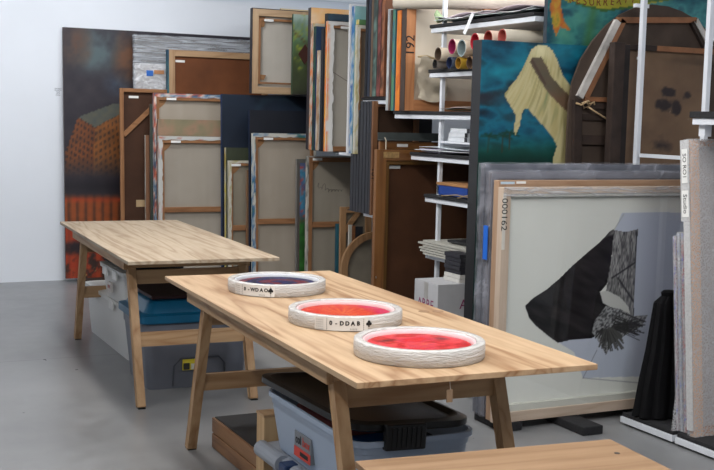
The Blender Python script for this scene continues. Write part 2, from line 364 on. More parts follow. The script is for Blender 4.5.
# foreground low table
c0 = atz(355, 461, .6); c1 = atz(610, 439, .6); c2 = atz(680, 470, .6)
u = (c1-c0).normalized(); yaw = math.atan2(u.y, u.x); wd = (c1-c0).length
t = thing('low_table', 'low bare plywood table cut off by the bottom edge, in front of the near worktable', 'table', (c0.x, c0.y, 0), (0, 0, yaw))
PLY3 = wood('tan_plywood', (160, 130, 100), (132, 102, 74), 'x', .6, .4, .8, .3)
B(0, wd, -1.0, 0, .582, .6, bev=.0015).build('tabletop', PLY3, t)
for x in (.04, wd-.085):
    for y in (-.085, -.96): B(x, x+.045, y, y+.045, 0, .5815, bev=.002).build('leg', pine('z'), t)
q = t.matrix_basis
B(.05, wd-.05, -.075, -.055, .50, .5815).build('apron', pine('x'), t); B(.05, wd-.05, -.95, -.93, .50, .5815).build('apron', pine('x'), t)
MB().lathe([(.001, 0), (.008, 0), (.008, .001), (.001, .001)], 16).build('knot', M('dark_knot', (70, 62, 58), .6), t, (wd-.06, -.13, .6))

# ------------------------------------------------------------------ round wrapped pictures
def polar(fn):
    def f(u, v): x = u*2-1; y = v*2-1; return fn(x, y, np.hypot(x, y), np.arctan2(y, x))
    return f
def disc(label, loc, art, word, yaw, texta):
    t = thing('round_picture', label, 'picture', loc, (0, 0, yaw), 'round wrapped pictures on the near worktable')
    R, H = .207, .052; wm = MC.get('white_wrap')
    if not wm:
        wm, nt, b = nodes('white_wrap'); MC['white_wrap'] = wm; N = nt.nodes.new; K = nt.links.new
        tc = N('ShaderNodeTexCoord'); mp = N('ShaderNodeMapping'); mp.inputs['Scale'].default_value = (6, 6, 40); nz = N('ShaderNodeTexNoise'); nz.inputs['Scale'].default_value = 4; nz.inputs['Detail'].default_value = 6; nz.inputs['Distortion'].default_value = 1
        K(tc.outputs['Object'], mp.inputs[0]); K(mp.outputs[0], nz.inputs['Vector']); bp = N('ShaderNodeBump'); bp.inputs['Strength'].default_value = .9; bp.inputs['Distance'].default_value = .010
        K(nz.outputs['Fac'], bp.inputs['Height']); K(bp.outputs[0], b.inputs['Normal']); b.inputs['Base Color'].default_value = L4((206, 203, 199)); b.inputs['Roughness'].default_value = .22; b.inputs['Specular IOR Level'].default_value = .7
    n = 96
    MB().lathe([(R-.028, .004), (R-.004, .0), (R, .004), (R+.001, .025), (R, H-.003), (R-.004, H), (R-.024, H), (R-.028, H-.003)], n).build('outer_rim', wm, t, smooth=True)
    MB().lathe([(R-.0285, .010), (R-.0285, H-.005), (R-.034, H-.006), (R-.040, H-.018), (R-.042, .010)], n).build('inner_mount', M('mount_'+word, art[1], .5, var=.02), t, smooth=True)
    # artwork
    r0 = R-.042; m = 70; Vs, Fs, Cs = [], [], []; ns = 120
    rr_ = np.linspace(.0, 1, m); th = np.linspace(0, 2*PI, ns, endpoint=False); RR, TT = np.meshgrid(rr_, th, indexing='ij')
    X = (RR*np.cos(TT)).ravel(); Y = (RR*np.sin(TT)).ravel(); V = np.stack([X*r0, Y*r0, 0*X+.034], -1); C = art[0](X, Y, RR.ravel(), TT.ravel())
    for i in range(m-1):
        for k in range(ns): Fs.append((i*ns+k, (i+1)*ns+k, (i+1)*ns+(k+1) % ns, i*ns+(k+1) % ns))
    link('artwork', colmesh('artwork', V, Fs, np.asarray(C)*np.array([.94, .78, .80])), paintmat('glossy_art', .5, .2), t, smooth=True)
    MB().lathe([(.001, .008), (r0+.001, .008), (r0+.001, .0325), (.001, .0325)], 64).build('backing_board', M('board', (190, 185, 178), .7), t)
    MB().lathe([(.001, H-.006), (R-.034, H-.006)], 64, closed=False).build('clear_film', clearmat('top_film', .014, .08), t)
    if word:
        a0 = texta
        s = MB(); k0, k1, nn = a0-.62, a0+.30, 24; rows = []
        for i in range(nn+1):
            a = k0+(k1-k0)*i/nn; rows.append([s.bm.verts.new(((R+.0022)*math.cos(a), (R+.0022)*math.sin(a), z)) for z in (.003, H-.004)])
        for i in range(nn): s.bm.faces.new((rows[i][0], rows[i+1][0], rows[i+1][1], rows[i][1]))
        s.build('paper_strip', M('paper_strip', (222, 220, 216), .6, var=.02), t)
        for i, ch in enumerate(word):
            a = a0-.33+i*.092
            text('lettering', ch, .020, INK, t, ((R+.003)*math.cos(a), (R+.003)*math.sin(a), .029), (PI/2, 0, a+PI/2), .0003, 1.0) if ch != '♣' else club(t, a, R)
        for i in range(5):
            a = a0+.0+i*.025; text('lettering', 'I', .009, INK, t, ((R+.003)*math.cos(a), (R+.003)*math.sin(a), .009), (PI/2, 0, a+PI/2), .0003)
        for k, a in enumerate((a0-.40, a0+.22)):
            for j in range(6): B(-.0008, .0008, -.0003, .0003, .006+j*.007, .010+j*.007).build('dotted_line', INK, t, ((R+.003)*math.cos(a), (R+.003)*math.sin(a), 0), (0, 0, a+PI/2))
        for k in range(4):
            a = a0-.58+k*.035
            for j in range(5): B(-.0022, .0022, -.0003, .0003, .006+j*.008, .0075+j*.008).build('fine_print', M('grey_ink', (130, 130, 130), .6), t, ((R+.003)*math.cos(a), (R+.003)*math.sin(a), 0), (0, 0, a+PI/2))
    return t
def club(t, a, R):
    s = MB()
    for dx, dz in ((0, .006), (-.0055, -.001), (.0055, -.001)):
        pts = [(dx+.0055*math.cos(k*PI/5), dz+.0055*math.sin(k*PI/5)) for k in range(10)]; s.prism(pts, -.0003+dx*.01, .0003+dx*.01)
    s.prism([(-.0035, -.011), (.0035, -.011), (0, 0)], -.0004, .0004)
    s.build('club_mark', INK, t, ((R+.003)*math.cos(a), (R+.003)*math.sin(a), .028), (0, 0, a+PI/2))
def art1(x, y, r, th):
    s = np.sin(th*1+r*9+fbm(x*3+5, y*3+5, 1)*5)*.5+.5; n = fbm(x*5+9, y*5+3, 2)
    c = ramp(s*.75+n*.25, [(12, 14, 34), (24, 34, 90), (40, 50, 130), (14, 14, 28), (140, 26, 36), (40, 80, 120)]); return c
def art2(x, y, r, th):
    n = fbm(x*4+4, y*4+8, 0); th2 = np.arctan2(y+.3, x+.15); s = np.sin(th2*26+n*5)*.5+.5
    c = mixc((204, 40, 34), (222, 118, 40), s*np.clip(1.3-r*1.1, 0, 1)); c = mixc(c, (200, 40, 100), (x-.45)*4*(n+.3)); return mixc(c, (225, 150, 60), (fbm(x*12, y*12, 1)-.55)*4*.7)
def art3(x, y, r, th):
    n = fbm(x*2.5+7, y*2.5+1, 1); c = ramp(np.clip((n-.25)*1.9, 0, 1), [(190, 16, 26), (214, 26, 34), (200, 56, 90), (226, 84, 84), (176, 12, 24), (206, 60, 40)])
    c = mixc(c, (90, 18, 28), 1-np.hypot((x+.35)*2.4, (y-.55)*5)*1.3); c = mixc(c, (96, 30, 34), 1-np.hypot((x-.7)*5, (y-.15)*5)); return mixc(c, (214, 120, 90), (fbm(x*9, y*9, 2)-.6)*5*(x < .2))
disc('round wrapped picture with dark blue and red swirls, farthest of the three', (1.776, 4.449, .78), (art1, (205, 208, 214)), '0-WDAO♣', -.1, -PI/2-.62)
disc('round wrapped picture with orange-red rays, middle of the three', (1.742, 3.688, .78), (art2, (232, 196, 196)), '0-DDAB ♣', -.05, -PI/2-.30)
disc('round wrapped picture with bright red artwork and plain rim, nearest of the three', (1.717, 3.084, .78), (art3, (232, 194, 196)), '', .2, 0)

# ------------------------------------------------------------------ tubs and boxes below the tables
def rrect(x0, x1, y0, y1, r, n=5):
    P = []
    for cx, cy_, a0 in ((x1-r, y1-r, 0), (x0+r, y1-r, PI/2), (x0+r, y0+r, PI), (x1-r, y0+r, 3*PI/2)):
        for k in range(n+1): a = a0+PI/2*k/n; P.append((cx+r*math.cos(a), cy_+r*math.sin(a)))
    return P
def loft(rings, m, name, parent, caps=(True, True), loc=(0, 0, 0), rot=(0, 0, 0), smooth=True):
    s = MB(); R_ = [[s.bm.verts.new(p) for p in r] for r in rings]; n = len(R_[0])
    for A, Bq in zip(R_, R_[1:]):
        for k in range(n): s.bm.faces.new((A[k], A[(k+1) % n], Bq[(k+1) % n], Bq[k]))
    if caps[0]: s.bm.faces.new(R_[0][::-1])
    if caps[1]: s.bm.faces.new(R_[-1])
    o = s.build(name, m, parent, loc, rot, False)
    if smooth:
        for p in o.data.polygons: p.use_smooth = True
        try: o.data.set_sharp_from_angle(angle=math.radians(35))
        except Exception: pass
    return o
def ring(w, l, z, r): return [(x, y, z) for x, y in rrect(-w/2, w/2, -l/2, l/2, r)]
def tubbody(t, w, l, h, m, taper=.05, wall=.004, r=.045, name='tub_body', ribs=True):
    wb, lb = w-taper*2, l-taper*2
    out = [ring(wb, lb, 0, r), ring(wb+taper*1.2, lb+taper*1.2, h*.72, r), ring(wb+taper*1.25, lb+taper*1.25, h*.78, r), ring(w-.02, l-.02, h*.80, r), ring(w-.015, l-.015, h-.02, r), ring(w, l, h-.018, r), ring(w, l, h, r),
           ring(w-.02, l-.02, h, r), ring(w-.03, l-.03, h*.8, r), ring(wb-.01, lb-.01, .006, r)]
    return loft(out, m, name, t)
GREYTUB = M('grey_tub_plastic', (104, 108, 118), .4, var=.03); BLUELID = M('blue_lid_plastic', (16, 88, 122), .35, var=.04)
# grey tub with blue lid
t = thing('storage_tub', 'grey storage tub with a domed blue lid under the far worktable', 'storage tub', (1.925, 6.22, 0), (0, 0, -.03))
w, l, h = .64, .56, .40
tubbody(t, w, l, h, GREYTUB, .045)
loft([ring(w+.02, l+.02, h-.025, .05), ring(w+.03, l+.03, h-.02, .05), ring(w+.03, l+.03, h+.02, .05), ring(w-.04, l-.04, h+.03, .05), ring(w-.10, l-.10, h+.085, .05), ring(w-.14, l-.14, h+.10, .05), ring(w-.22, l-.22, h+.10, .05), ring(w-.24, l-.24, h+.085, .05)], BLUELID, 'lid', t)
s = MB(); s.tube([(-.14, -l/2+.036, .015), (-.135, -l/2+.027, .13), (-.10, -l/2+.022, .17), (.12, -l/2+.022, .17), (.155, -l/2+.027, .13), (.16, -l/2+.036, .015)], .004, 6); s.build('moulded_ridge', M('grey_ridge', (74, 78, 86), .5), t)
st = B(-.09, .01, -l/2+.0165, -l/2+.0215, .105, .165).build('sticker', M('yellow_sticker', (222, 205, 60), .5, var=.02), t)
B(-.085, -.05, -l/2+.0145, -l/2+.0164, .108, .145).build('sticker_print', M('dark_print', (60, 60, 55), .6), st); B(-.042, .005, -l/2+.0145, -l/2+.0164, .108, .14).build('sticker_panel', M('white_print', (220, 220, 210), .6), st)
# white translucent tubs
def whitetub(label, x0, x1, y0, y1, z, h, c, tint):
    t = thing('storage_tub', label, 'storage tub', ((x0+x1)/2, (y0+y1)/2, z)); w, l = x1-x0, y1-y0
    tubbody(t, w, l, h, translucent('milky_plastic', (214, 214, 212), .94), .03)
    loft([ring(w+.015, l+.015, h-.012, .05), ring(w+.02, l+.02, h+.012, .05), ring(w-.06, l-.06, h+.02, .05)], M('milky_lid', (214, 214, 210), .4), 'lid', t)
    for s_ in (-.22, .2):
        B(-w/2-.016, -w/2-.003, s_*l-.05, s_*l+.05, h-.05, h+.005, bev=.003).build('latch', M('milky_latch', (228, 228, 226), .35), t)
    return t
tc_ = whitetub('large milky white storage tub on the floor under the far worktable', 1.70, 2.14, 6.72, 7.85, 0, .33, 0, 0)
for k, (y, c, n) in enumerate(((6.98, (186, 100, 96), 'red'), (7.42, (170, 60, 50), 'dark red'))):
    tag(B(1.76, 1.9, y, y+.28, .05+.01*k, .25, bev=.02).build('folded_cloth', M('cloth_'+n.replace(' ', '_'), c, .8)), '%s bundle showing through the large milky tub, %s' % (n, 'nearer one' if k == 0 else 'farther one'), 'cloth')
td = whitetub('smaller clear storage tub stacked on the large milky tub', 1.66, 2.05, 6.62, 7.22, .352, .20, 0, 0)
B(-.2095, -.2085+.012, -.05, .04, .06, .12).build('sticker', M('pale_sticker', (205, 200, 196), .6), td)
text('sticker_print', 'BOX', .03, M('red_print', (160, 60, 60), .6), td, (-.2105, -.005, .09), LEFTF)
for k, (x0, x1, y0, y1, z, c) in enumerate(((1.68, 2.05, 6.68, 7.2, .574, (40, 42, 48)), (1.70, 2.02, 6.70, 7.1, .586, (70, 72, 80)))):
    tag(B(x0, x1, y0, y1, z, z+.010, bev=.003).build('flat_folder', M('folder%d' % k, c, .6)), ['black flat folder lying on the small clear tub, lower', 'grey flat folder topmost above the small clear tub'][k], 'folder')
tag(B(1.66, 2.12, 5.99, 6.45, .503, .523, bev=.004).build('flat_folder', M('red_black_folder', (52, 26, 30), .6)), 'dark red-black folder lying on the blue tub lid', 'folder')

# clear tub with the skewed black lid, on a grey latch tub
CLEARP = translucent('clear_blue_plastic', (168, 184, 206), .80, .3)
FLc = atz(266, 388, .5)
gx0, gy1 = 1.50, 3.56
p = atz(262, 441, .27); 
LT = M('light_grey_plastic', (150, 156, 166), .35, var=.02)
w, l = .50, .95
t = thing('storage_tub', 'pale grey latch-lidded tub on the floor beneath the clear tub', 'storage tub', (1.55+w/2, 3.985-l/2, 0))
tubbody(t, w, l, .235, LT, .04)
loft([ring(w+.0, l+.0, .236, .05), ring(w+.03, l+.03, .24, .05), ring(w+.03, l+.03, .262, .05), ring(w-.06, l-.06, .277, .05)], LT, 'lid', t)
s = MB(); s.tube([(-w/2-.012, l/2-.22, .245), (-w/2-.012, l/2+.0, .245)], .032, 14); s.build('lid_roll', LT, t, smooth=False)
s = MB(); s.tube([(-w/2-.012, -l/2+.1, .245), (-w/2-.012, l/2-.345, .245)], .032, 14); s.build('lid_roll', LT, t)
B(-w/2-.045, -w/2+.02, l/2-.325, l/2-.255, .16, .27, bev=.008).build('latch', M('navy_latch', (28, 52, 92), .35), t)
w, l, h = .455, .80, .215
t = thing('storage_tub', 'clear bluish storage tub with skewed black lid under the near worktable', 'storage tub', (1.522+w/2, 3.925-l/2, .281)); tub_t = t
tubbody(t, w, l, h, CLEARP, .035, r=.06)
lid = loft([ring(w-.01, l-.02, 0, .08), ring(w+.01, l+.0, .006, .08), ring(w+.01, l+.0, .026, .08), ring(w-.03, l-.06, .03, .08), ring(w-.06, l-.1, .016, .08)], M('black_lid', (18, 18, 19), .32, var=.05), 'lid', t, loc=(-.015, .02, h+.018), rot=(0.0, .055, .035))
B(-.075, .075, -l/2-.030, -l/2-.002, -.055, .030, bev=.006).build('clasp', BLACKP, lid, (-.05, 0, 0))
for k in range(7): B(-.055+k*.018, -.047+k*.018, -l/2-.033, -l/2-.0302, -.045, .02).build('clasp_rib', BLACKP, lid, (-.05, 0, 0))
# tub label
lx_ = -w/2+.013
lb = B(lx_, lx_+.03, -.02, .125, .035, .125).build('label_sticker', M('label_grey', (120, 124, 130), .5), t)
B(lx_-.0015, lx_, -.02, .125, .035, .070).build('label_stripe', M('label_red', (196, 58, 44), .5), lb)
text('lettering', 'col', .046, INK, lb, (lx_-.0018, .088, .098), LEFTF, sx=.9); text('lettering', 'box', .046, M('label_red', (196, 58, 44), .5), lb, (lx_-.0018, .018, .098), LEFTF, sx=.9)
B(lx_-.0022, lx_-.0014, .0, .07, .045, .060).build('label_drawing', INK, lb)
ci = tub_t.location
tag(B(ci.x-.165, ci.x-.02, ci.y-.15, ci.y+.25, .30, .475, bev=.02).build('folded_cloth', M('cloth_red', (176, 60, 44), .8)), 'red folded cloth inside the clear tub with the black lid', 'cloth')
tag(B(ci.x-.16, ci.x-.0, ci.y-.34, ci.y-.17, .30, .46, bev=.02).build('folded_bag', M('cloth_blue', (40, 108, 170), .6)), 'bright blue bag inside the clear tub, near its front end', 'bag')
tag(B(ci.x+.02, ci.x+.155, ci.y-.3, ci.y+.2, .30, .45, bev=.02).build('folded_cloth', M('cloth_grey', (80, 84, 92), .8)), 'dark grey bundle in the right half of the clear tub', 'cloth')

# wooden crate with black top, and upright plywood box
t = thing('wooden_crate', 'low stained wooden crate with black top on the floor beside the tubs', 'crate', (1.625, 4.2, 0))
cw, cl, ch = .42, .64, .145
WC = wood('crate_wood', (150, 110, 76), (106, 72, 46), 'y', .5, .5, 1.2)
B(.0, .016, 0, cl, .004, ch*.5-.003, bev=.003).build('side_board', WC, t); B(.0, .016, 0, cl, ch*.5+.003, ch-.012, bev=.003).build('side_board', WC, t)
B(.016, cw, .0, .016, .004, ch-.012, bev=.003).build('end_board', wood('crate_wood', (150, 110, 76), (106, 72, 46), 'x', .5, .5, 1.2), t); B(.016, cw, cl-.016, cl, .004, ch-.012, bev=.003).build('end_board', WC, t)
B(cw-.001, cw+.015, 0, cl, .004, ch-.012).build('side_board', WC, t); B(.0, cw+.015, 0, cl, ch-.012, ch-.004, bev=.002).build('rim', WC, t)
B(.012, cw, .012, cl-.01, ch-.004, ch+.001).build('top_panel', M('black_board', (38, 38, 40), .6, var=.15), t)
text('stencil', 'ARTE', .075, M('white_stencil', (200, 200, 200), .7), t, (.10, .12, ch+.0015), (0, 0, -PI/2+.0), .0003)
t = thing('plywood_box', 'pale upright plywood box standing between crate and clear tub', 'box', (1.565, 4.03, 0))
B(0, .30, 0, .08, 0, .350, bev=.002).build('panel', wood('pale_ply', (204, 172, 130), (176, 140, 98), 'z', .6, .3), t); B(-.002, .302, -.002, .082, .3505, .36).build('top_edge', pine('y'), t)

# ------------------------------------------------------------------ pictures: backs and fronts
LINEN = (156, 145, 130)
def linen(c=LINEN, k=0):
    def f(u, v):
        n = fbm(u*4+k, v*6, k)-.5; w_ = (vnoise(u*90, v*3, 1)-.5)*5; return np.asarray(c, float)+(n*14+w_)[..., None]
    return f
def primed(k=0, cols=None, amt=.5):
    cols = cols or [(196, 192, 184), (206, 204, 198), (190, 186, 178)]
    base = flat((200, 197, 190), 7, 9, k); return base
def edgemix(base, cols, k=0, thr=.5, sc=(2, 7)):
    return splat(cols, sc, k, base, thr)
def place(pl, pt, pr, Y, zb=0.0, t=.05):
    a = lean_at(pl, pt, Y, zb, t); c = lean_at(pr, pt, Y, zb, t); return a.x, c.x-a.x, (a.z-zb)*math.sqrt(1+t*t), -math.atan(t)
def label_tag(t, x, z, w=.085, h=.02, y=-.001): B(x, x+w, y-.0008, y, z, z+h).build('paper_label', LABELM, t)
def board_back(label, pl, pt, pr, Y, zb=.004, t=.05, d=.035, bar=.05, name='stretched_picture', cat='picture', woodc=None, face=(84, 52, 34), edge=(150, 110, 72), lab=(.25, .05), brace=False, bottomlab=False, group=None, mid=None, sidecol=None):
    """back of a hardboard panel: thin wooden frame, brown board"""
    x0, w, h, rx = place(pl, pt, pr, Y, zb, t); r = thing(name, label, cat, (x0, Y, zb), (rx, 0, 0), group)
    B(.001, w-.001, d-.006, d, .001, h-.001).build('hardboard', M('hardboard_%d_%d_%d' % face, face, .7, var=.10, sc=5, spec=.25), r)
    wv, wh = woodc or (strw('z'), strw('x'))
    B(0, bar, 0, d-.0065, 0, h, bev=.002).build('frame_bar', wv, r); B(w-bar, w, 0, d-.0065, 0, h, bev=.002).build('frame_bar', wv, r)
    B(bar, w-bar, 0, d-.0065, h-bar, h, bev=.002).build('frame_bar', wh, r); B(bar, w-bar, 0, d-.0065, 0, bar, bev=.002).build('frame_bar', wh, r)
    if brace: MB().beam((bar, d*.5, h-.40), (min(bar+.34, w-.04), d*.5, h-.40+min(.34, w-.04-bar)*.95), .035, .02).build('diagonal_brace', strw('x'), r)
    if mid: B(bar, w-bar, .004, d-.007, h*mid, h*mid+.05).build('cross_bar', wh, r)
    if lab: label_tag(r, lab[0]*w, h-lab[1]-.02-bar*.2, y=d-.0065 if lab[1] > bar*.7 else 0)
    if bottomlab: B(.14, .24, d-.0078, d-.0066, h-1.02, h-.96).build('kraft_label', M('kraft_label', (170, 145, 110), .8), r)
    if sidecol is not None: slab('painted_side', .012, d+.03, h, sidecol, sidecol, .03, None, r, (-.0125, .0, 0))
    return r
def canvas_back(label, pl, pt, pr, Y, zb=.004, t=.05, d=.035, bar=.045, fold=.012, lin_c=LINEN, edge=None, lab=.12, mid=None, k=0, name='canvas', cat='canvas', group=None, corner=True, vbar=None, foldtop=None, woodm=None, mesh_name='linen_canvas', res=.03, darkedge=None):
    """stretched canvas seen from the back: linen, stretcher bars, painted edge folded over"""
    x0, w, h, rx = place(pl, pt, pr, Y, zb, t); r = thing(name, label, cat, (x0, Y, zb), (rx, 0, 0), group)
    ed = edge or primed(k); slab(mesh_name, w-.004, .004, h-.004, linen(lin_c, k), ed, res, None, r, (.002, d-.004, .002))
    ft = foldtop or fold
    # the painted canvas edge folded around the stretcher
    Vs, Fs, Cs = [], [], []; nz = max(4, int(h/.02)); nx = max(4, int(w/.02))
    wob = lambda v, s_: 1+.35*(vnoise(v*30, s_, 1)-.5)
    e2 = lambda o_: (lambda u, v: ed(u*.6+o_, v))
    gridpatch(lambda u, v: (0*u-.003, d-u*(d+.003), v*h), e2(0), 3, nz, Vs, Fs, Cs, 1, h*2)
    gridpatch(lambda u, v: (-.003+u*(fold+.003)*wob(v*h, 1), 0*u-.003, v*h), e2(.5), 3, nz, Vs, Fs, Cs, 1, h*2)
    gridpatch(lambda u, v: (w-fold*(1-u)*wob(v*h, 2), 0*u-.003, v*h), e2(2), 3, nz, Vs, Fs, Cs, 1, h*2)
    gridpatch(lambda u, v: (w+.003+0*u, -.003+u*(d+.003), v*h), e2(2.5), 3, nz, Vs, Fs, Cs, 1, h*2)
    gridpatch(lambda u, v: (u*w, 0*u-.0032, h-ft*(1-v)*wob(u*w, 3)), lambda u, v: ed(v*.6+4, u), nx, 3, Vs, Fs, Cs, w*2, 1)
    gridpatch(lambda u, v: (u*w, -.003+v*(d+.003), h+.003+0*u), lambda u, v: ed(v*.6+6, u), nx, 3, Vs, Fs, Cs, w*2, 1)
    link('painted_edge', colmesh('painted_edge', np.concatenate(Vs), Fs, np.concatenate(Cs)), paintmat(), r)
    wv, wh = woodm or (strw('z'), strw('x')); D = d-.0045
    f2 = bar
    B(0, f2, 0, D, 0, h-.0005, bev=.002).build('stretcher_bar', wv, r); B(w-f2, w, 0, D, 0, h-.0005, bev=.002).build('stretcher_bar', wv, r)
    B(f2, w-f2, 0, D, h-f2-ft*.4, h-.0005, bev=.002).build('stretcher_bar', wh, r); B(f2, w-f2, 0, D, 0, f2, bev=.002).build('stretcher_bar', wh, r)
    if mid: B(f2, w-f2, .003, D, h-mid-.045, h-mid, bev=.002).build('cross_bar', wh, r)
    if vbar: B(vbar, vbar+.05, .003, D, f2, h-f2, bev=.002).build('cross_bar', wv, r)
    if lab is not None: label_tag(r, lab*w+f2*.3, h-ft-.026, y=-.0035)
    if corner:
        s = MB(); s.prism([(f2, h-f2-.005), (f2+.075, h-f2-.005), (f2+.055, h-f2-.04), (f2+.03, h-f2-.065), (f2, h-f2-.085)], D-.004, D-.0002)
        s.build('folded_corner', M('kraft_fold', (148, 108, 72), .8), r)
    return r
def painting(label, pl, pt, pr, Y, front, edge, zb=.004, t=.05, d=.035, res=.02, name='painting', cat='painting', group=None):
    x0, w, h, rx = place(pl, pt, pr, Y, zb, t)
    o = slab(name, w, d, h, front, edge, res, None, None, (x0, Y, zb), (rx, 0, 0)); tag(o, label, cat, group); return o

def pictured(Y, x0, w, zb, h, fn, t=0.0):
    """fn gets photo-frame drawing coordinates of the flat artwork"""
    Y0 = Y
    def f(u, v):
        X = x0+u*w; Z = zb+v*h; d0 = X; dz = Z-H0; Y = Y0+(Z-zb)*t
        xr = d0*CR.x+Y*CR.y+dz*CR.z; yu = d0*CU.x+Y*CU.y+dz*CU.z; zf = d0*CF.x+Y*CF.y+dz*CF.z
        return fn(357+F*xr/zf, 235-F*yu/zf)
    return f
# ---- 1 the great dark painting of a tower
def tower(X, Y):
    n = fbm(X*.10, Y*.09, 3); n2 = fbm(X*.2, Y*.2, 1); b_ = fbm(X*.045, Y*.04, 2, 3)
    c = mixc((30, 28, 38), (54, 48, 54), n); c = mixc(c, (76, 92, 96), (1-np.hypot((X-95)/34, (Y-50)/30))*(.3+n*1.3)*1.3); c = mixc(c, (84, 56, 42), (1-np.hypot((X-76)/20, (Y-46)/26))*n*2.2)
    c = mixc(c, (64, 88, 112), (1-np.hypot((X-118)/18, (Y-84)/14))*n*1.4); c = mixc(c, (96, 62, 40), (1-np.hypot((X-127)/18, (Y-58)/34))*n*2.2)
    lf = inpoly(X, Y, [(78, 117), (95, 127), (92, 200), (62, 200), (66, 150)]); rt = inpoly(X, Y, [(95, 127), (130, 106), (200, 106), (200, 200), (92, 200)])
    g = np.clip(np.sin((Y-(X-95)*.62)*.95)*1.6+.6, 0, 1)*np.clip(np.sin((X-95)*170/(90+(Y-110)*.5))*1.5+.4, 0, 1)
    g2 = np.clip(np.sin((Y+(X-95)*.58)*.95)*1.6+.6, 0, 1)*np.clip(np.sin((X-95)*150/(90+(Y-110)*.5))*1.5+.4, 0, 1)
    fade = np.clip((178-Y)/22, 0, 1)
    c = np.where(lf[..., None], mixc(c, mixc((124, 66, 28), (40, 30, 30), g*.75+n2*.5-.1), fade*.95), c); c = np.where(rt[..., None], mixc(c, mixc((150, 88, 34), (56, 40, 32), g2*.65+n2*.6-.15), fade*.9), c)
    ro = inpoly(X, Y, [(78, 117), (112, 104), (131, 103), (200, 103), (200, 108), (131, 108), (95, 127)]); c = np.where(ro[..., None], mixc((66, 74, 76), (92, 88, 70), n2), c)
    low = np.clip((Y-192)/8, 0, 1); bars = np.sin(X*.95+(Y-200)*.02) > .1; lc = mixc((146, 72, 32), (74, 44, 30), np.clip(np.sin(X*.75)*1.2+.2, 0, 1)*.7+n2*.5-.2); lc = mixc(lc, (166, 58, 24), (1-np.abs(Y-199)/5)*n2*1.5)
    lc = mixc(lc, (158, 48, 24), np.clip((Y-222)/8, 0, 1)*(.35+n2*.7)); lc = mixc(lc, (36, 26, 32), (1-np.hypot((X-76)/22, (Y-248)/9))*1.6*n2*2); lc = mixc(lc, (50, 34, 30), (fbm(X*.12, Y*.12, 2)-.55)*8*(Y > 250)); lc = mixc(lc, (186, 160, 90), (n2-.60)*9*(Y > 262)*(X > 78))
    c = mixc(c, lc, low); c = mixc(c, (26, 22, 28), (1-np.abs(Y-186)/12)*.8); return c
x0, w, h, rx = place(63, 27, 262, 10.10, .035, .045)
o = slab('painting', w, .03, h, pictured(10.10, x0, w, .035, h, tower, .045), flat((60, 40, 34), 10), .0125, None, None, (x0, 10.10, .035), (rx, 0, 0)); tag(o, 'huge dark painting of an orange-windowed tower leaning on the white back wall', 'painting')
for x in (2.15, 3.5): tag(B(x, x+.25, 10.02, 10.17, 0, .034, bev=.003).build('support_block', M('dark_wood_block', (58, 44, 36), .8)), 'dark wooden block under the %s end of the huge tower painting' % ('left' if x < 3 else 'right, hidden'), 'block')
# wall caption by the painting
cpn = text('wall_caption', 'ACERVO TÉCNICO\nÓLEO SOBRE TELA\nCOLEÇÃO\n200 X 175\nSEM TÍTULO', .0145, M('caption_grey', (96, 102, 112), .7), None, (0, 0, 0), FRONT, sx=.5)
pc = at(58, 92, 10.249); cpn.location = pc; tag(cpn, 'tiny grey caption text on the white wall left of the tower painting', 'wall text')
# ---- 2 film-wrapped works
FILM = film('wrap_film', .72, (206, 212, 220), (1.6, 1.6, 22)); FILMV = film('wrap_film_dark', .84, (168, 170, 180), (2.5, 2.5, 2.5)); FILM2 = film('wrap_film_loose', .5, (220, 222, 226), (5, 5, 9), .12)
def wrapped(label, pl, pt, pr, Y, zb, t, d, core, fm_=None, tape=None, bar=None, ht=None):
    x0, w, h, rx = place(pl, pt, pr, Y, zb, t); r = thing('wrapped_picture', label, 'wrapped picture', (x0, Y, zb), (rx, 0, 0))
    slab('picture_core', w-.012, d-.008, h-.012, core, core, .05, None, r, (.006, .004, .006))
    if bar:
        bm_, bw, bc = bar
        B(.004, bw, .0005, .004, .006, h-.006).build('frame_bar', bm_, r); B(bw, w-.004, .0005, .004, h-bw, h-.006).build('frame_bar', bc, r)
    s = MB(); nx, nz = max(6, int(w/.03)), max(6, int(h/.03)); g = [[s.bm.verts.new((w*i/nx, -.002-.006*random.random()*(0 < j < nz), h*j/nz)) for i in range(nx+1)] for j in range(nz+1)]
    for j in range(nz):
        for i in range(nx): s.bm.faces.new((g[j][i], g[j][i+1], g[j+1][i+1], g[j+1][i]))
    lf = [[s.bm.verts.new((-.003-.004*random.random(), d*k/2, h*j/nz)) for k in (2, 1)]+[g[j][0]] for j in range(nz+1)]
    for j in range(nz):
        for k in range(2): s.bm.faces.new((lf[j][k], lf[j][k+1], lf[j+1][k+1], lf[j+1][k]))
    tp = [g[nz]]+[[s.bm.verts.new((w*i/nx, d*k/2, h+.004*random.random())) for i in range(nx+1)] for k in (1, 2)]
    for k in range(2):
        for i in range(nx): s.bm.faces.new((tp[k][i], tp[k][i+1], tp[k+1][i+1], tp[k+1][i]))
    s.build('plastic_film', fm_ or FILM, r, smooth=True)
    return r, w, h
wrapped('large picture wrapped in shiny grey film, overlapping the tower painting', 134, 34, 266, 9.98, .004, .045, .04, flat((96, 92, 88), 10), FILM)
r, w, h = wrapped('film-wrapped brown picture with a blue tape spot, upper left', 135, 63, 205, 9.88, .004, .045, .04, flat((120, 106, 92), 16, 8, 2), FILM2)
B(.10, .16, -.010, -.009, h-.11, h-.06).build('blue_tape', M('blue_tape', (30, 96, 180), .5), r); B(.17, .26, -.010, -.009, h-.09, h-.055).build('brown_tape', M('brown_tape', (170, 120, 80), .5), r)
teal = splat([(30, 76, 92), (22, 58, 76), (60, 110, 110), (24, 70, 100)], (2, 6), 3)
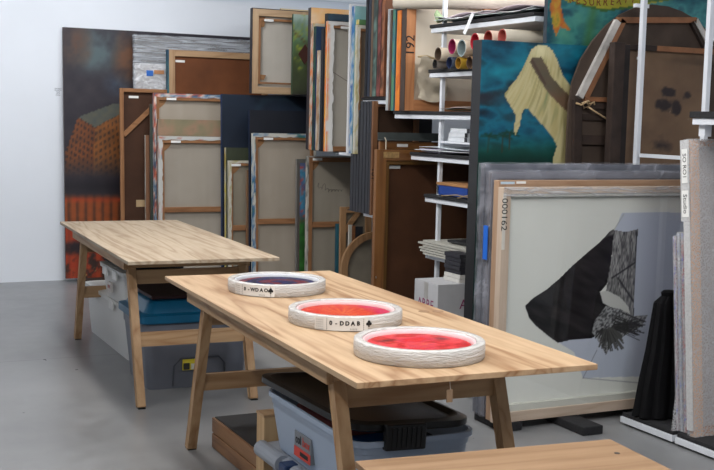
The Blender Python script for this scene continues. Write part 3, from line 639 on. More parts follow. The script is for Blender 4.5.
board_back('brown hardboard back with pale frame and teal side, high on the left', 169, 49.5, 268, 9.74, d=.03, bar=.055, t=.045, face=(100, 58, 32), woodc=(wood('pale_frame', (170, 138, 104), (140, 108, 76), 'z'), wood('pale_frame', (170, 138, 104), (140, 108, 76), 'x')), lab=(.07, .075), sidecol=teal)
# lower row leaning on the back wall
board_back('dark brown hardboard back with a diagonal corner brace, leftmost of the lower row', 120, 88, 167, 9.62, t=.045, bar=.032, face=(66, 42, 28), lab=(.2, .055), brace=True, bottomlab=True)
painting('narrow white-edged canvas standing beside the diagonal-braced board', 145.5, 135, 170, 9.55, flat((120, 84, 60)), edgemix(flat((190, 184, 174), 10), [(150, 96, 60), (190, 186, 176), (120, 84, 60)], 2, .5), t=.045, d=.035)
painting('dark green edged painting squeezed beside the red-and-white topped canvas', 150, 104, 180, 9.49, flat((60, 70, 64)), splat([(52, 66, 58), (90, 60, 44), (40, 52, 70)], (2, 5), 4), t=.045, d=.03)
canvas_back('canvas back with top edge splashed red, white and blue', 154, 93, 236, 9.42, t=.045, fold=.018, foldtop=.03, edge=splat([(190, 184, 178), (60, 96, 130), (206, 196, 188), (186, 90, 66), (60, 78, 104), (204, 200, 192)], (2.5, 4), 1), lin_c=(158, 148, 134), lab=.13, k=1)
painting('olive and pink abstract painting, a strip showing between two canvas backs', 158, 119, 234, 9.35, ramp and (lambda u, v: ramp(fbm(u*7, v*16, 2)*1.2-.1, [(112, 108, 84), (128, 118, 92), (148, 118, 96), (100, 104, 80)])), splat([(140, 80, 60), (70, 84, 80), (180, 170, 160)], (2, 9), 3), t=.045, d=.03)
canvas_back('canvas back with white primed edges, below the olive-pink strip', 159, 136, 236, 9.28, t=.045, fold=.028, foldtop=.03, edge=edgemix(flat((184, 184, 180), 8), [(90, 120, 150), (180, 100, 80), (190, 190, 186)], 2, .62), lin_c=(156, 148, 136), lab=.13, k=2, mid=.60)
navyf = lambda u, v: mixc(mixc((12, 20, 34), (24, 40, 58), fbm(u*6, v*9, 1)), (44, 74, 84), (1-np.abs(np.hypot((u-.62)*1.1, (v-.88)*2.4)-.28)/.07)*.7*fbm(u*9, v*9, 2))
painting('dark navy painting with a faint blue ring, at the middle of the lower row', 222, 94, 312, 9.20, navyf, flat((22, 48, 86), 10), t=.045, d=.04)
painting('small dark olive painting with a yellow edge', 226, 147.5, 252, 9.12, flat((52, 58, 42), 10, 5), splat([(196, 176, 50), (180, 176, 166), (150, 130, 50)], (2, 4), 1), t=.045, d=.045)
canvas_back('narrow canvas back with whitish ragged edges in front of the small olive painting', 229, 160.5, 280, 9.06, t=.045, d=.03, fold=.022, bar=.035, edge=edgemix(flat((186, 182, 170), 8), [(150, 140, 90), (190, 186, 176)], 5, .55), lin_c=(132, 124, 108), lab=.02, k=3, mid=.55)
painting('thin brown-edged panel beside the narrow canvas back', 246.5, 170, 262, 9.0, flat((110, 84, 60)), splat([(150, 96, 60), (120, 120, 116)], (2, 4), 2), t=.045, d=.02)
painting('plain blackish navy panel rising behind the tallest white-edged canvas back', 249.5, 110, 312, 8.95, flat((18, 22, 32), 4), flat((20, 34, 60), 8), t=.045, d=.025)
canvas_back('large canvas back with white and green daubed edge, lower row', 253, 133, 316, 8.88, t=.045, fold=.022, foldtop=.03, edge=edgemix(flat((186, 184, 176), 8), [(60, 110, 84), (50, 96, 140), (190, 186, 178)], 6, .5), lin_c=(156, 146, 132), lab=.14, k=4, mid=.72)
painting('tall grey-edged painting beside the one with red and blue brushstrokes', 297, 159, 312, 8.80, flat((90, 88, 84)), flat((120, 116, 112), 14), t=.03, d=.03)
def redblue(u, v):
    s = np.sin(u*9+v*26+fbm(u*4, v*9, 1)*9)*.5+.5; c = ramp(s, [(46, 110, 140), (70, 130, 160), (180, 66, 44), (60, 90, 130)])
    g = ramp(fbm(u*7, v*16, 2), [(26, 60, 24), (50, 110, 44), (30, 70, 30), (110, 140, 50)]); return mixc(c, g, np.clip((.62-v)*12, 0, 1))
painting('tall narrow painting, red and blue strokes above grass green', 300, 163, 330, 8.74, redblue, flat((70, 60, 56), 14), t=.03, d=.025)
sc_ = canvas_back('canvas back with a handwritten signature across the linen', 308, 156, 360, 8.62, t=.02, fold=.010, edge=edgemix(flat((170, 166, 158), 8), [(60, 64, 60), (180, 176, 168)], 3, .5), lin_c=(146, 138, 124), lab=.06, k=5, mid=.55, d=.04)
s = MB(); pts = []
for i in range(90):
    q = i/89; pts.append((.10+q*.24+.008*math.sin(q*50), .0345, .90+.012*math.sin(q*52)*(1.5-q)+.035*math.sin(q*5+1)*(q < .45)+.02*math.sin(q*30)*(q < .3)))
s.tube(pts, .0011, 4); zz = sc_; s.build('signature', INK, sc_)
painting('small painting with deep teal edge beside the round stretcher', 337, 224, 350, 8.42, flat((40, 90, 100), 10), flat((24, 70, 84), 10), t=.02, d=.035)
# small framed back with diagonal corners
x0, w, h, rx = place(341, 207, 372, 8.30, .004, .02); r = thing('stretched_picture', 'small tan framed picture back, half hidden beside the big hardboard', 'picture', (x0, 8.30, .004), (rx, 0, 0))
tw = (wood('tan_bar', (158, 122, 86), (126, 92, 60), 'z'), wood('tan_bar', (158, 122, 86), (126, 92, 60), 'x'))
for a in ((0, .05, 0, .03, 0, h), (w-.05, w, 0, .03, 0, h)): B(*a, bev=.002).build('frame_bar', tw[0], r)
for a in ((.05, w-.05, 0, .03, h-.05, h), (.05, w-.05, 0, .03, 0, .05)): B(*a, bev=.002).build('frame_bar', tw[1], r)
MB().beam((.04, .015, h-.20), (.17, .015, h-.04), .035, .02).build('corner_brace', tw[1], r); B(.002, w-.002, .031, .035, .002, h-.002).build('linen_canvas', M('dim_linen', (120, 112, 98), .8), r); label_tag(r, .09, h-.03)
for i_, (a_, b__, c__, nm_) in enumerate(((349.3, 352, (176, 172, 162), 'white'), (352.4, 355.4, (128, 84, 54), 'brown'), (356, 363, (34, 36, 42), 'black'))):
    painting('small %s edged canvas seen inside the opening of the tan frame' % nm_, a_, 225+i_*.8, b__, 8.24, flat(c__, 10), flat(c__, 12), t=0, d=.02)
# round stretcher back
rc = at(372, 262, 8.16); R_ = .30; s = MB(); n = 48
ringp = [(R_*math.cos(2*PI*k/n), R_*math.sin(2*PI*k/n)) for k in range(n)]; inn = [(p[0]*.82, p[1]*.82) for p in ringp]
va = [[s.bm.verts.new((p[0], y, p[1]+R_)) for p in L] for y in (0, .03) for L in (ringp, inn)]
for k in range(n):
    k2 = (k+1) % n
    for A, Bq in ((va[0], va[1]), (va[2], va[3]), (va[0], va[2]), (va[1], va[3])): s.bm.faces.new((A[k], A[k2], Bq[k2], Bq[k]))
r = thing('round_canvas', 'back of a round canvas with curved wooden stretcher, behind the big hardboard', 'canvas', (rc.x+.03, 8.16, .004)); s.build('round_stretcher', tw[0], r)
s = MB(); s.prism([(p[0]*.99, p[1]*.99+R_) for p in ringp], .031, .035); s.build('linen_canvas', M('dim_linen', (120, 112, 98), .8), r)

# ------------------------------------------------------------------ storage rack along the right: boards, posts
X0 = 3.70
def zshelf(px, py, X=X0): return atx(px, py, X)
def shelfboard(t, x0, x1, y0, y1, z, foam=True, th=.03):
    b_ = B(x0, x1, y0, y1, z-th, z, bev=.002).build('shelf_board', WHITEMETAL, t)
    if foam: B(x0-.012, x1, y0, y1, z+.0005, z+.022, bev=.004).build('foam_mat', FOAM, t)
    return b_
def post(t, x, y, z1, z0=0): 
    B(x, x+.026, y, y+.026, z0, z1, bev=.002).build('post', WHITEMETAL, t)
rk = thing('storage_rack', 'white metal shelf rack with tubes, papers and books behind the drapery painting', 'rack', (X0, 5.5, 0))
rk_inv = lambda X, Y: (X-X0, Y-5.5)
S1 = atx(431, 28.5, X0); S2 = atx(429.5, 73, X0); S3 = atx(394.6, 114, X0); S4 = atx(411, 155, X0); S5 = atx(425, 197, X0); S6 = atx(409, 238, X0)
yend = 5.42-5.5
for S, y1 in ((S1, S1.y), (S2, S2.y), (S4, S4.y), (S5, S5.y)): shelfboard(rk, 0, .95, yend, y1-5.5, S.z)
shelfboard(rk, 0, .95, yend, S3.y-5.5, S3.z)
S6b = atx(425, 250, X0+.01); shelfboard(rk, .0, .95, yend, 6.60-5.5, S6b.z-.02, foam=False)
zt = atx(474, 143, X0+.02).z; B(.02, .6, yend, 6.50-5.5, zt-.012, zt).build('shelf_board', WHITEMETAL, rk)
for y in (6.50, 5.46):
    for x in (.03, .88): post(rk, x, y-5.5, S1.z+.25 if y > 6 else 1.80)
# rack bay further back (vertical bays full of canvases)
rk2 = thing('storage_rack', 'white metal rack bay at the back, holding upright canvases on edge', 'rack', (X0, 7.2, 0))
SB = atx(362, 100, X0); SC2 = atx(342, 152.5, X0); SD = atx(366, 213.5, X0)
shelfboard(rk2, 0, .9, 7.16-7.2, 7.62-7.2, SB.z, foam=True); shelfboard(rk2, 0, .9, 7.62-7.2, 8.02-7.2, SC2.z, foam=False, th=.02); B(.02, .9, 8.021-7.2, 8.68-7.2, SC2.z-.006, SC2.z).build('shelf_board', M('dark_steel', (40, 40, 42), .5, .5), rk2); shelfboard(rk2, .0, .9, 7.22-7.2, 7.56-7.2, SD.z, foam=False, th=.022); B(.02, .9, 7.561-7.2, 7.88-7.2, SD.z-.006, SD.z).build('shelf_board', M('dark_steel', (40, 40, 42), .5, .5), rk2)
SE = at(298, 95, 9.2); B(.03, .9, 8.9-7.2, 9.95-7.2, SE.z-.007, SE.z).build('shelf_board', M('dark_steel', (40, 40, 42), .5, .5), rk2)
for y, z in ((7.34, SD.z), (7.12, SB.z-.03), (8.70, 1.66), (9.95, 1.66)): post(rk2, .86, y-7.2, z)
post(rk2, .05, 7.30-7.2, SD.z-.03); 
B(.03, .05, 7.295-7.2, 7.2999-7.2, SD.z-.12, SD.z-.06).build('red_marking', M('red_mark', (180, 50, 50), .6), rk2)
B(.2, .24, 8.94-7.2, 8.98-7.2, SE.z, SE.z+.05).build('post', WHITEMETAL, rk2)

# ---- upper level items, left to right
def upx(px, X=3.68): d = ray(px, 80); return d.y/d.x*X                       # y where a picture's left end meets the rack front
def rackspine(label, a, b_, top, zb, front, edge, w=.62, X=3.68, name='painting', cat='painting', res=.03, dmax=.06):
    ya = upx(a, X); yb = upx(b_, X); d = min(dmax, ya-yb-.003); P = at(a+.1, top, yb); h = P.z-zb
    o = slab(name, w, d, h, front, edge, res, None, None, (X+rng.rand()*.004, yb, zb)); return tag(o, label, cat)
canvas_back('canvas back in a wide pale wood border, high at the rack end', 252.5, 8, 309, 9.2, zb=SE.z+.001, t=0.0, d=.045, bar=.06, fold=.003, darkedge=1, edge=flat((40, 38, 42), 5), lin_c=(178, 172, 162), lab=None, k=6, woodm=(wood('wide_pale', (184, 156, 124), (160, 130, 98), 'z'), wood('wide_pale', (184, 156, 124), (160, 130, 98), 'x')))
hi = [o for o in bpy.data.objects if o.get('label', '').startswith('canvas back in a wide pale')][0]
hh = at(252.5, 8, 9.2).z-SE.z
label_tag(hi, .11, hh-.105, y=.0045); s = MB(); s.prism([(.083, hh-.101), (.125, hh-.101), (.115, hh-.15), (.083, hh-.16)], .02, .036); s.build('folded_corner', M('kraft_fold', (148, 108, 72), .8), hi)
iw = at(309, 50, 9.2).x-at(252.5, 50, 9.2).x
for a in ((.06, .082, .006, .02, .085, hh-.085), ): B(*a, bev=.001).build('inner_bar', strw('z'), hi)
B(.082, iw-.06, .006, .02, hh-.10, hh-.08).build('inner_bar', strw('x'), hi); B(.082, iw-.06, .006, .02, .085, .10).build('inner_bar', strw('x'), hi)
s = MB(); s.prism([(.082, .12), (.12, .12), (.14, .16), (.082, .165)], .02, .036); s.build('folded_corner', M('kraft_fold', (148, 108, 72), .8), hi)
painting('pale board edge showing above the wide-bordered canvas back', 281, 8.3, 312, 9.35, flat((214, 196, 160), 6), flat((180, 150, 110), 8), zb=SE.z+.002, t=0, d=.03)
def landscape(u, v):
    n = fbm(u*5, v*8, 1); c = ramp(v*.9+n*.3, [(40, 36, 32), (60, 66, 46), (72, 84, 52), (88, 120, 84), (150, 170, 160)]); c = mixc(c, (150, 160, 60), (fbm(u*9, v*12, 3)-.55)*5*(v > .3)); c = mixc(c, (90, 64, 50), 1-segd(u, v*1.4, (0, 1.1), (1, .75))/.03); return c
painting('green landscape painting with a diagonal branch, standing against the wide-bordered canvas', 293.5, 14, 318, 9.05, landscape, flat((46, 70, 50), 8), zb=SE.z-.0+.001, t=0, d=.03)
s = MB(); s.prism([(0, .0), (.06, -.085), (.12, .0), (.06, .085)], 0, .012)
pp = at(298.6, 54, 9.037); dd = s.build('wooden_diamond', M('dark_red_wood', (70, 38, 30), .6), None, (pp.x, 9.0375, pp.z)); tag(dd, 'small dark brown wooden diamond against the green landscape painting', 'wooden piece')
z1 = SC2.z+.001
peach = lambda u, v: mixc(ramp(fbm(u*5, v*9, 2), [(216, 180, 140), (226, 196, 158), (232, 176, 110), (220, 200, 180)]), (236, 170, 80), (u-.5)*.9)
rackspine('tall peach and yellow painting with dark left edge, in the upper bay', 306.5, 309.6, 7, z1, peach, flat((48, 44, 48), 5), w=.55)
rackspine('orange and white splashed canvas edge, just right of the peach painting', 309.8, 312.3, 23, z1, splat([(210, 90, 40), (220, 214, 206), (200, 160, 60)], (6, 14), 2), splat([(204, 200, 192), (206, 104, 50), (190, 188, 180), (120, 90, 60)], (2, 8), 6), w=.50)
bl = lambda u, v: mixc((44, 66, 110), (60, 80, 100), fbm(u*4, v*6, 1))
rackspine('blue painting with dark green edge, in the upper bay', 312.5, 315.2, 26, z1, bl, splat([(40, 84, 60), (26, 36, 48), (44, 100, 70)], (2, 6), 4), w=.44)
rackspine('short white and brown edged canvas in front of the blue painting', 315.5, 319.5, 50, z1, splat([(210, 206, 198), (190, 186, 176)], (3, 9), 1), splat([(206, 204, 196), (150, 110, 76), (200, 196, 190)], (3, 3), 2), w=.4)
rackspine('narrow black-edged panel standing right of the short white canvas', 320.2, 322.8, 28, z1, flat((34, 34, 38), 4), flat((32, 34, 40), 4), w=.4)
rackspine('dark teal topped painting with black edge beside the orange-daubed canvas', 323.4, 326.6, 13, z1, lambda u, v: ramp(fbm(u*6, v*9, 3), [(20, 26, 34), (36, 62, 78), (24, 40, 52)]), flat((24, 24, 28), 4), w=.50)
od = canvas_back('canvas back with orange and white daubed edge and a slack string, in the upper bay', 328.5, 21, 364, upx(331.5), zb=z1, t=0, d=.04, bar=.04, fold=.05, foldtop=.028, edge=lambda u, v: np.where((np.asarray(u) < .55)[..., None], splat([(224, 120, 46), (216, 160, 60), (226, 110, 40), (210, 204, 196)], (2, 5), 3)(u, v), flat((208, 206, 202), 10)(u, v)), lin_c=(172, 166, 154), lab=.3, k=7, corner=False)
s = MB(); s.tube([(.06, .025, .62), (.17, .023, .56), (.3, .025, .50)], .0015, 5); s.build('string', INK, od)
aqua = lambda u, v: ramp(fbm(u*6, v*6, 2), [(70, 140, 150), (110, 170, 180), (150, 190, 190), (80, 150, 160)])
rackspine('white-topped panel behind the aqua painting', 347, 348.6, 3.5, z1, flat((226, 228, 230), 3), flat((214, 214, 214), 5), w=.5)
rackspine('aqua blue painting with blue and white daubed edge', 350.2, 353.4, 5.5, z1, aqua, lambda u, v: splat([(40, 100, 160), (60, 120, 170), (200, 200, 196), (30, 84, 150)], (3, 6), 5)(u, v), w=.48)
rackspine('green topped canvas with a yellow and white edge', 354.2, 357.4, 19, z1, flat((90, 130, 84), 12), splat([(196, 180, 90), (200, 198, 186), (190, 184, 120)], (2, 6), 3), w=.45)
canvas_back('narrow canvas back with a greyish brown bar, right of the green-topped canvas', 357.6, 25, 380, upx(359), zb=z1, t=0, d=.03, bar=.035, fold=.022, edge=splat([(184, 180, 160), (196, 194, 186), (170, 160, 110)], (2, 6), 5), lin_c=(130, 116, 100), lab=None, k=8, corner=False)
# bay two: on the foam-topped shelf
z2 = SB.z+.024; cols2 = [((364.2, 366.6), (26, 28, 34), 'black edged'), ((366.8, 369.4), (36, 44, 58), 'slate blue edged'), ((369.6, 371.6), (104, 84, 66), 'dull brown edged'), ((371.8, 375.8), (70, 88, 82), 'mottled green edged'), ((376.2, 379.6), (92, 50, 46), 'dark red edged'), ((379.9, 383.2), (112, 70, 46), 'plain brown edged')]
for i, ((a, b_), c, nm) in enumerate(cols2):
    e_ = flat(c, 12, 8, i) if i < 3 else splat([c, tuple(int(q*.6) for q in c), tuple(min(255, int(q*1.5)) for q in c), c], (2, 5), i)
    rackspine('%s tall picture standing on the upper foam-topped shelf' % nm, a, b_, -8-3*(i % 3), z2, flat(c, 10), e_, w=.5)
# bay three
z3 = S3.z+.024
for i, ((a, b_), cs, nm) in enumerate((((386, 388.4), [(170, 172, 172), (196, 198, 196), (120, 120, 124)], 'greyish white'), ((388.7, 390.6), [(96, 70, 56), (60, 52, 50), (120, 90, 70)], 'dark brown'), ((390.9, 393.8), [(60, 110, 120), (84, 130, 90), (50, 90, 130)], 'blue-green'), ((394.1, 399.4), [(206, 112, 38), (224, 134, 50), (190, 96, 36)], 'bright orange'), ((399.7, 402.6), [(36, 32, 32), (90, 60, 44), (30, 30, 32)], 'blackish streaked'), ((402.9, 404.8), [(128, 124, 120), (150, 146, 142)], 'plain grey'))):
    rackspine('%s canvas edge in the row left of the stretcher marked 192' % nm, a, b_, 8.5+i % 2, z3, flat(cs[0], 8), splat(cs, (2, 5), i), w=.55)
big = canvas_back('big raw canvas back, its wooden stretcher marked 192, behind the tubes', 407.3, -9, 590, upx(408)-.02, zb=z3, t=0, d=.045, bar=.075, fold=.002, edge=flat((66, 54, 46), 6), lin_c=(224, 212, 192), lab=None, corner=False, k=9, vbar=.62, woodm=(wood('warm_bar', (190, 132, 88), (156, 100, 62), 'z'), wood('warm_bar', (190, 132, 88), (156, 100, 62), 'x')), name='canvas')
text('number_marking', '192', .095, INK, big, (.036, -.0025, .44), (PI/2, -PI/2, 0), .0004)
# crumpled cloth flap
s = MB(); nx, nz = 22, 26; g = []
for j in range(nz+1):
    row = []
    for i in range(nx+1):
        u, v = i/nx, j/nz; y = -.02-.02*float(fbm(np.array(u*5), np.array(v*7), 2))-.012*math.sin(v*14+u*3); row.append(s.bm.verts.new((.09+u*.22+.01*math.sin(v*9), y, .09+v*.27-.03*math.sin(u*PI)*(1-v)+.012*math.sin(u*9)*v)))
    g.append(row)
for j in range(nz):
    for i in range(nx): s.bm.faces.new((g[j][i], g[j][i+1], g[j+1][i+1], g[j+1][i]))
s.build('loose_flap', M('raw_cloth', (206, 194, 172), .85, var=.03), big, smooth=True)
s = MB(); s.tube([(.085, -.022, .365), (.15, -.028, .372), (.22, -.026, .355), (.31, -.02, .36)], .007, 8); s.build('flap_roll', M('raw_cloth_edge', (180, 160, 124), .85), big)
# dark framed works below
for i, (a, b_, top) in enumerate(((351.8, 354.6, 112), (355.0, 357.6, 110.5), (358.0, 360.3, 110), (361.2, 364.0, 101), (364.3, 367.0, 101.5), (367.4, 370.0, 101), (370.4, 373.0, 102))):
    ordn = ['leftmost', 'second from left', 'third from left', 'fourth from left', 'fifth from left', 'sixth from left', 'rightmost'][i]
    o = rackspine('charcoal framed picture seen on edge, %s of the seven' % ordn, a, b_, top, SD.z+.001, flat((54, 54, 58), 4), flat((52, 54, 60), 6, 8, i), w=.5, name='framed_picture', cat='picture'); o['group'] = 'charcoal frames on edge'
bb = board_back('brown board back with number marked on its bar, behind the metal beam', 373.6, 101, 420, upx(374.5)-.03, zb=SD.z+.001, t=0, d=.03, bar=.04, face=(62, 44, 32), lab=None, woodc=(wood('mid_brown_bar', (122, 84, 56), (96, 62, 40), 'z'), wood('mid_brown_bar', (122, 84, 56), (96, 62, 40), 'x')))
text('number_marking', '101', .06, INK, bb, (.02, -.001, .30), (PI/2, -PI/2, 0), .0004)
# big ochre-edged hardboard
OCH = (wood('ochre_bar', (126, 84, 44), (96, 60, 30), 'z', .4, .5, 1, .5), wood('ochre_bar', (126, 84, 44), (96, 60, 30), 'x', .4, .5, 1, .5))
hb = board_back('big brown hardboard back with glossy ochre border, leaning at the rack front', 377, 149.5, 482, 6.88, zb=.004, t=.0, d=.045, bar=.075, face=(74, 46, 28), woodc=OCH, lab=None)
hbw = at(482, 149.5, 6.88).x-at(377, 149.5, 6.88).x; hbh = at(377, 149.5, 6.88).z
B(.075, .10, .006, .038, .075, hbh-.075).build('inner_strip', wood('ochre_in', (100, 70, 30), (74, 50, 22), 'z', .45, .4), hb); B(.1, hbw-.08, .006, .038, hbh-.105, hbh-.075).build('inner_strip', wood('ochre_in', (100, 70, 30), (74, 50, 22), 'x', .45, .4), hb)
label_tag(hb, .115, hbh-.135, y=.036)
B(.05, .17, -.0015, -.0005, hbh-.06, hbh-.02).build('torn_tape', M('torn_tape', (150, 120, 76), .6, var=.2, sc=40), hb)
s = MB(); s.tube([(.012, -.003, .43), (.018, -.004, .43)], .008, 8); s.build('screw', M('screw_metal', (150, 150, 150), .3, 1), hb)
b2 = board_back('reddish brown board back standing just behind the big ochre-bordered hardboard', 380, 141.5, 440, 6.98, zb=.004, t=0, d=.03, bar=.05, face=(72, 44, 28), woodc=OCH, lab=(.28, .005))
b3 = thing('metal_beam', 'grey metal beam lying across the tops of the brown boards', 'beam', (at(381, 136, 6.96).x, 6.96, at(381, 141, 6.98).z+.004)); B(0, .50, 0, .05, 0, .006).build('flange', M('grey_beam', (92, 98, 96), .4, .6), b3); B(0, .50, .045, .05, .006, .055).build('web', M('grey_beam', (92, 98, 96), .4, .6), b3)
s = MB(); s.tube([(.03, .001, .02), (.03, -.02, .0), (.03, -.021, -.08), (.035, -.0215, -.1)], .004, 6); s.build('cord', M('cord', (190, 180, 160), .8), b3)

# ---- things on the far shelves
KRAFT = (214, 200, 178)
def roll(label, cpx, cpy, r, ocol, icol, L=.85, X=3.62, dx=0):
    P = atx(cpx, cpy, X); t = thing('cardboard_tube', label, 'tube', (X+dx, P.y, P.z), (0, 0, 0), 'rolled canvases and tubes on the second shelf')
    s = MB(); n = 28; rings = []
    prof = [(0, r), (L, r), (L, r*.86), (0, r*.86)]
    rings = [[s.bm.verts.new((x, q*math.cos(2*PI*k/n), q*math.sin(2*PI*k/n))) for k in range(n)] for x, q in prof[:2]]
    for k in range(n): s.bm.faces.new((rings[0][k], rings[0][(k+1) % n], rings[1][(k+1) % n], rings[1][k]))
    s.build('tube_wall', M('tube_%d%d%d' % ocol, ocol, .7), t, smooth=True)
    s = MB(); rings = [[s.bm.verts.new((x, q*math.cos(2*PI*k/n), q*math.sin(2*PI*k/n))) for k in range(n)] for x, q in ((0, r), (0, r*.88), (L, r*.88), (L, r))]
    for A, Bq in zip(rings, rings[1:]):
        for k in range(n): s.bm.faces.new((A[k], A[(k+1) % n], Bq[(k+1) % n], Bq[k]))
    s.build('tube_lining', M('lining_%d%d%d' % icol, icol, .6), t); return t
TUBES = [(438.0, 54.2, .044, KRAFT, (92, 76, 62), 'cream tube with a dark brown inside, leftmost of the upper tubes'), (434.8, 64.0, .030, (120, 112, 104), (44, 42, 42), 'dark-mouthed tube lying lowest at the left end'), (452.0, 46.5, .047, (222, 206, 186), (150, 36, 84), 'tube with a magenta inside'), (461.5, 48.0, .052, (196, 180, 160), (136, 150, 150), 'wide tube with a pale grey-green inside'), (449.3, 62.6, .036, (70, 80, 96), (28, 40, 72), 'navy lined tube in the bottom layer'), (458.2, 63.0, .036, (168, 134, 40), (150, 110, 30), 'mustard yellow tube in the bottom layer'), (474.6, 41.5, .050, (220, 206, 186), (176, 32, 50), 'tube with a crimson inside'), (469.5, 62.5, .037, (176, 140, 100), (80, 60, 46), 'tan tube at the right of the bottom layer'), (488, 38.5, .048, (224, 196, 178), (150, 60, 50), 'pinkish cream tube showing over the drapery painting'), (502, 36.5, .045, (220, 210, 190), (180, 90, 80), 'pale tube showing over the drapery painting, further right')]
for a in TUBES: roll(a[5], a[0], a[1], a[2], a[3], a[4])
# big rolled canvas on top
A_ = atz(394.5, 2.6, 2.30); Bb = atz(560, 1.2, 2.30)
t = thing('rolled_canvas', 'long thick cream canvas roll lying on top of the rack', 'canvas roll', (A_.x, A_.y, A_.z)); v = Bb-A_
MB().tube([(0, 0, 0), v], .046, 24, cap=False).build('roll', M('roll_cream', (176, 168, 154), .75, var=.06, sc=5), t, smooth=True); MB().tube([(v*.003), v*.5], .040, 24).build('roll_core', M('core_brown', (96, 74, 56), .8), t)
A_ = atz(668, 0, 2.30); t = tag(MB().tube([A_, A_+Vector((1.0, 0, 0))], .045, 24).build('rolled_canvas', M('roll_white', (220, 214, 200), .75), None), 'short white roll at the top right above the arched board', 'canvas roll')
# papers on top shelf
def sheets(label, x0, x1, y0, y1, z, n, c, name='paper_stack', wav=.008, k=0, mat=None):
    t = thing(name, label, 'papers', ((x0+x1)/2, (y0+y1)/2, z)); w, l = x1-x0, y1-y0
    for i in range(n):
        s = MB(); nx, ny = 8, 16; ox, oy, a = rng.uniform(-.03, .03), rng.uniform(-.04, .04), rng.uniform(-.06, .06); zz = .002+i*.009
        g = [[None]*(ny+1) for _ in range(nx+1)]
        for p in range(nx+1):
            for q_ in range(ny+1):
                x = (p/nx-.5)*w*rng.uniform(.985, 1)+ox; y = (q_/ny-.5)*l+oy; zq = zz+wav*.5*(1+math.sin(p*.9+i*2+k)*math.cos(q_*.7+i)); g[p][q_] = (x*math.cos(a)-y*math.sin(a), x*math.sin(a)+y*math.cos(a), zq)
        V1 = [[s.bm.verts.new(c_) for c_ in r_] for r_ in g]; V2 = [[s.bm.verts.new((c_[0], c_[1], c_[2]+.003)) for c_ in r_] for r_ in g]
        for p in range(nx):
            for q_ in range(ny):
                s.bm.faces.new((V1[p][q_], V1[p][q_+1], V1[p+1][q_+1], V1[p+1][q_])); s.bm.faces.new((V2[p][q_], V2[p+1][q_], V2[p+1][q_+1], V2[p][q_+1]))
        for p in range(nx):
            s.bm.faces.new((V1[p][0], V1[p+1][0], V2[p+1][0], V2[p][0])); s.bm.faces.new((V1[p][ny], V2[p][ny], V2[p+1][ny], V1[p+1][ny]))
        for q_ in range(ny):
            s.bm.faces.new((V1[0][q_], V2[0][q_], V2[0][q_+1], V1[0][q_+1])); s.bm.faces.new((V1[nx][q_], V1[nx][q_+1], V2[nx][q_+1], V2[nx][q_]))
        cc = tuple(int(max(0, min(255, q+rng.uniform(-14, 10)))) for q in c); s.build('sheet', M('sheet_%d%d%d' % cc, cc, .7), t)
    return t
tp = sheets('crumpled white papers with curled ends on the top shelf', X0+.0, X0+.7, 5.45, 6.50, S1.z+.024, 3, (214, 218, 222), wav=.03)
s = MB(); s.tube([(-.36, .50, .02), (-.37, .53, .06), (-.36, .55, .085)], [.03, .02, .006], 8); s.build('curled_green_end', M('green_paper', (150, 170, 130), .7), tp)
MB().beam((-.385, .06, .03), (-.40, .13, -.09), .03, .002, .0, Vector((1, 0, 0))).build('hanging_strip', M('white_strip', (226, 230, 232), .6), tp)
sheets('worn grey-brown papers lying flat on the shelf below the tubes', X0+.03, X0+.6, 5.5, 6.42, S3.z+.024, 3, (142, 132, 120), wav=.012, k=2)
sheets('stack of white papers on the foam-edged shelf jutting out furthest', X0+.0, X0+.5, 5.5, 6.72, S4.z+.024, 4, (206, 210, 214), wav=.012, k=1)
sheets('loose white papers on the shelf with the blue box', X0+.02, X0+.4, 5.48, 6.05, S5.z+.024, 4, (190, 192, 192), wav=.01, k=3)
# white books with black bands
yb = atx(446, 138, X0+.03).y
for st_, (ya, wd, cnt) in enumerate(((yb-.235, .24, 3), (yb-.50, .23, 3))):
    for i in range(cnt):
        t = thing('book', 'white book with a black band, %s of the %s stack on the thin shelf' % (['bottom', 'middle', 'top'][i], ['left', 'right'][st_]), 'book', (X0+.05+.01*((i*7) % 3), ya+.006*((i*5) % 3), zt+.001+i*.0285), group='white books on the thin shelf')
        B(0, .2, 0, wd, 0, .003).build('cover', M('book_white', (208, 212, 216), .5), t); B(0, .2, 0, wd, .024, .027).build('cover', M('book_white', (208, 212, 216), .5), t)
        B(.003, .2, .003, wd-.003, .003, .024).build('pages', M('book_pages', (196, 198, 200), .8), t); B(-.0012, .0025, 0, wd, 0, .027).build('spine', M('book_white', (208, 212, 216), .5), t)
        B(-.002, -.0012, .0, .035, .0, .027).build('black_band', INK, t)
# blue box with brown lid
p0 = atx(435.5, 190, X0+.02); p1 = atx(470, 190, X0+.02); yl = p0.y; zz = S5.z+.047
t = thing('cardboard_box', 'flat blue box with a brown lid on the lower shelf', 'box', (X0+.03, p1.y+.05, zz-.02)); L_ = yl-p1.y-.05
B(0, .32, 0, L_, 0, .062, bev=.003).build('box_body', M('box_blue', (24, 62, 140), .5), t); B(-.004, .324, -.004, L_+.004, .0625, .082, bev=.003).build('box_lid', M('box_brown', (160, 116, 74), .7), t)
# twigs
t = thing('twigs', 'thin dry twigs at the front edge of the blue box shelf', 'twigs', (X0, 6.0, S5.z+.023))
for i in range(4):
    s = MB(); a = rng.uniform(-.25, .25); s.tube([(.01, a-.18, .008), (-.015, a, .012+.01*i), (-.02, a+.18, .004)], .004, 5); s.build('twig', M('twig', (150, 128, 96), .8), t)
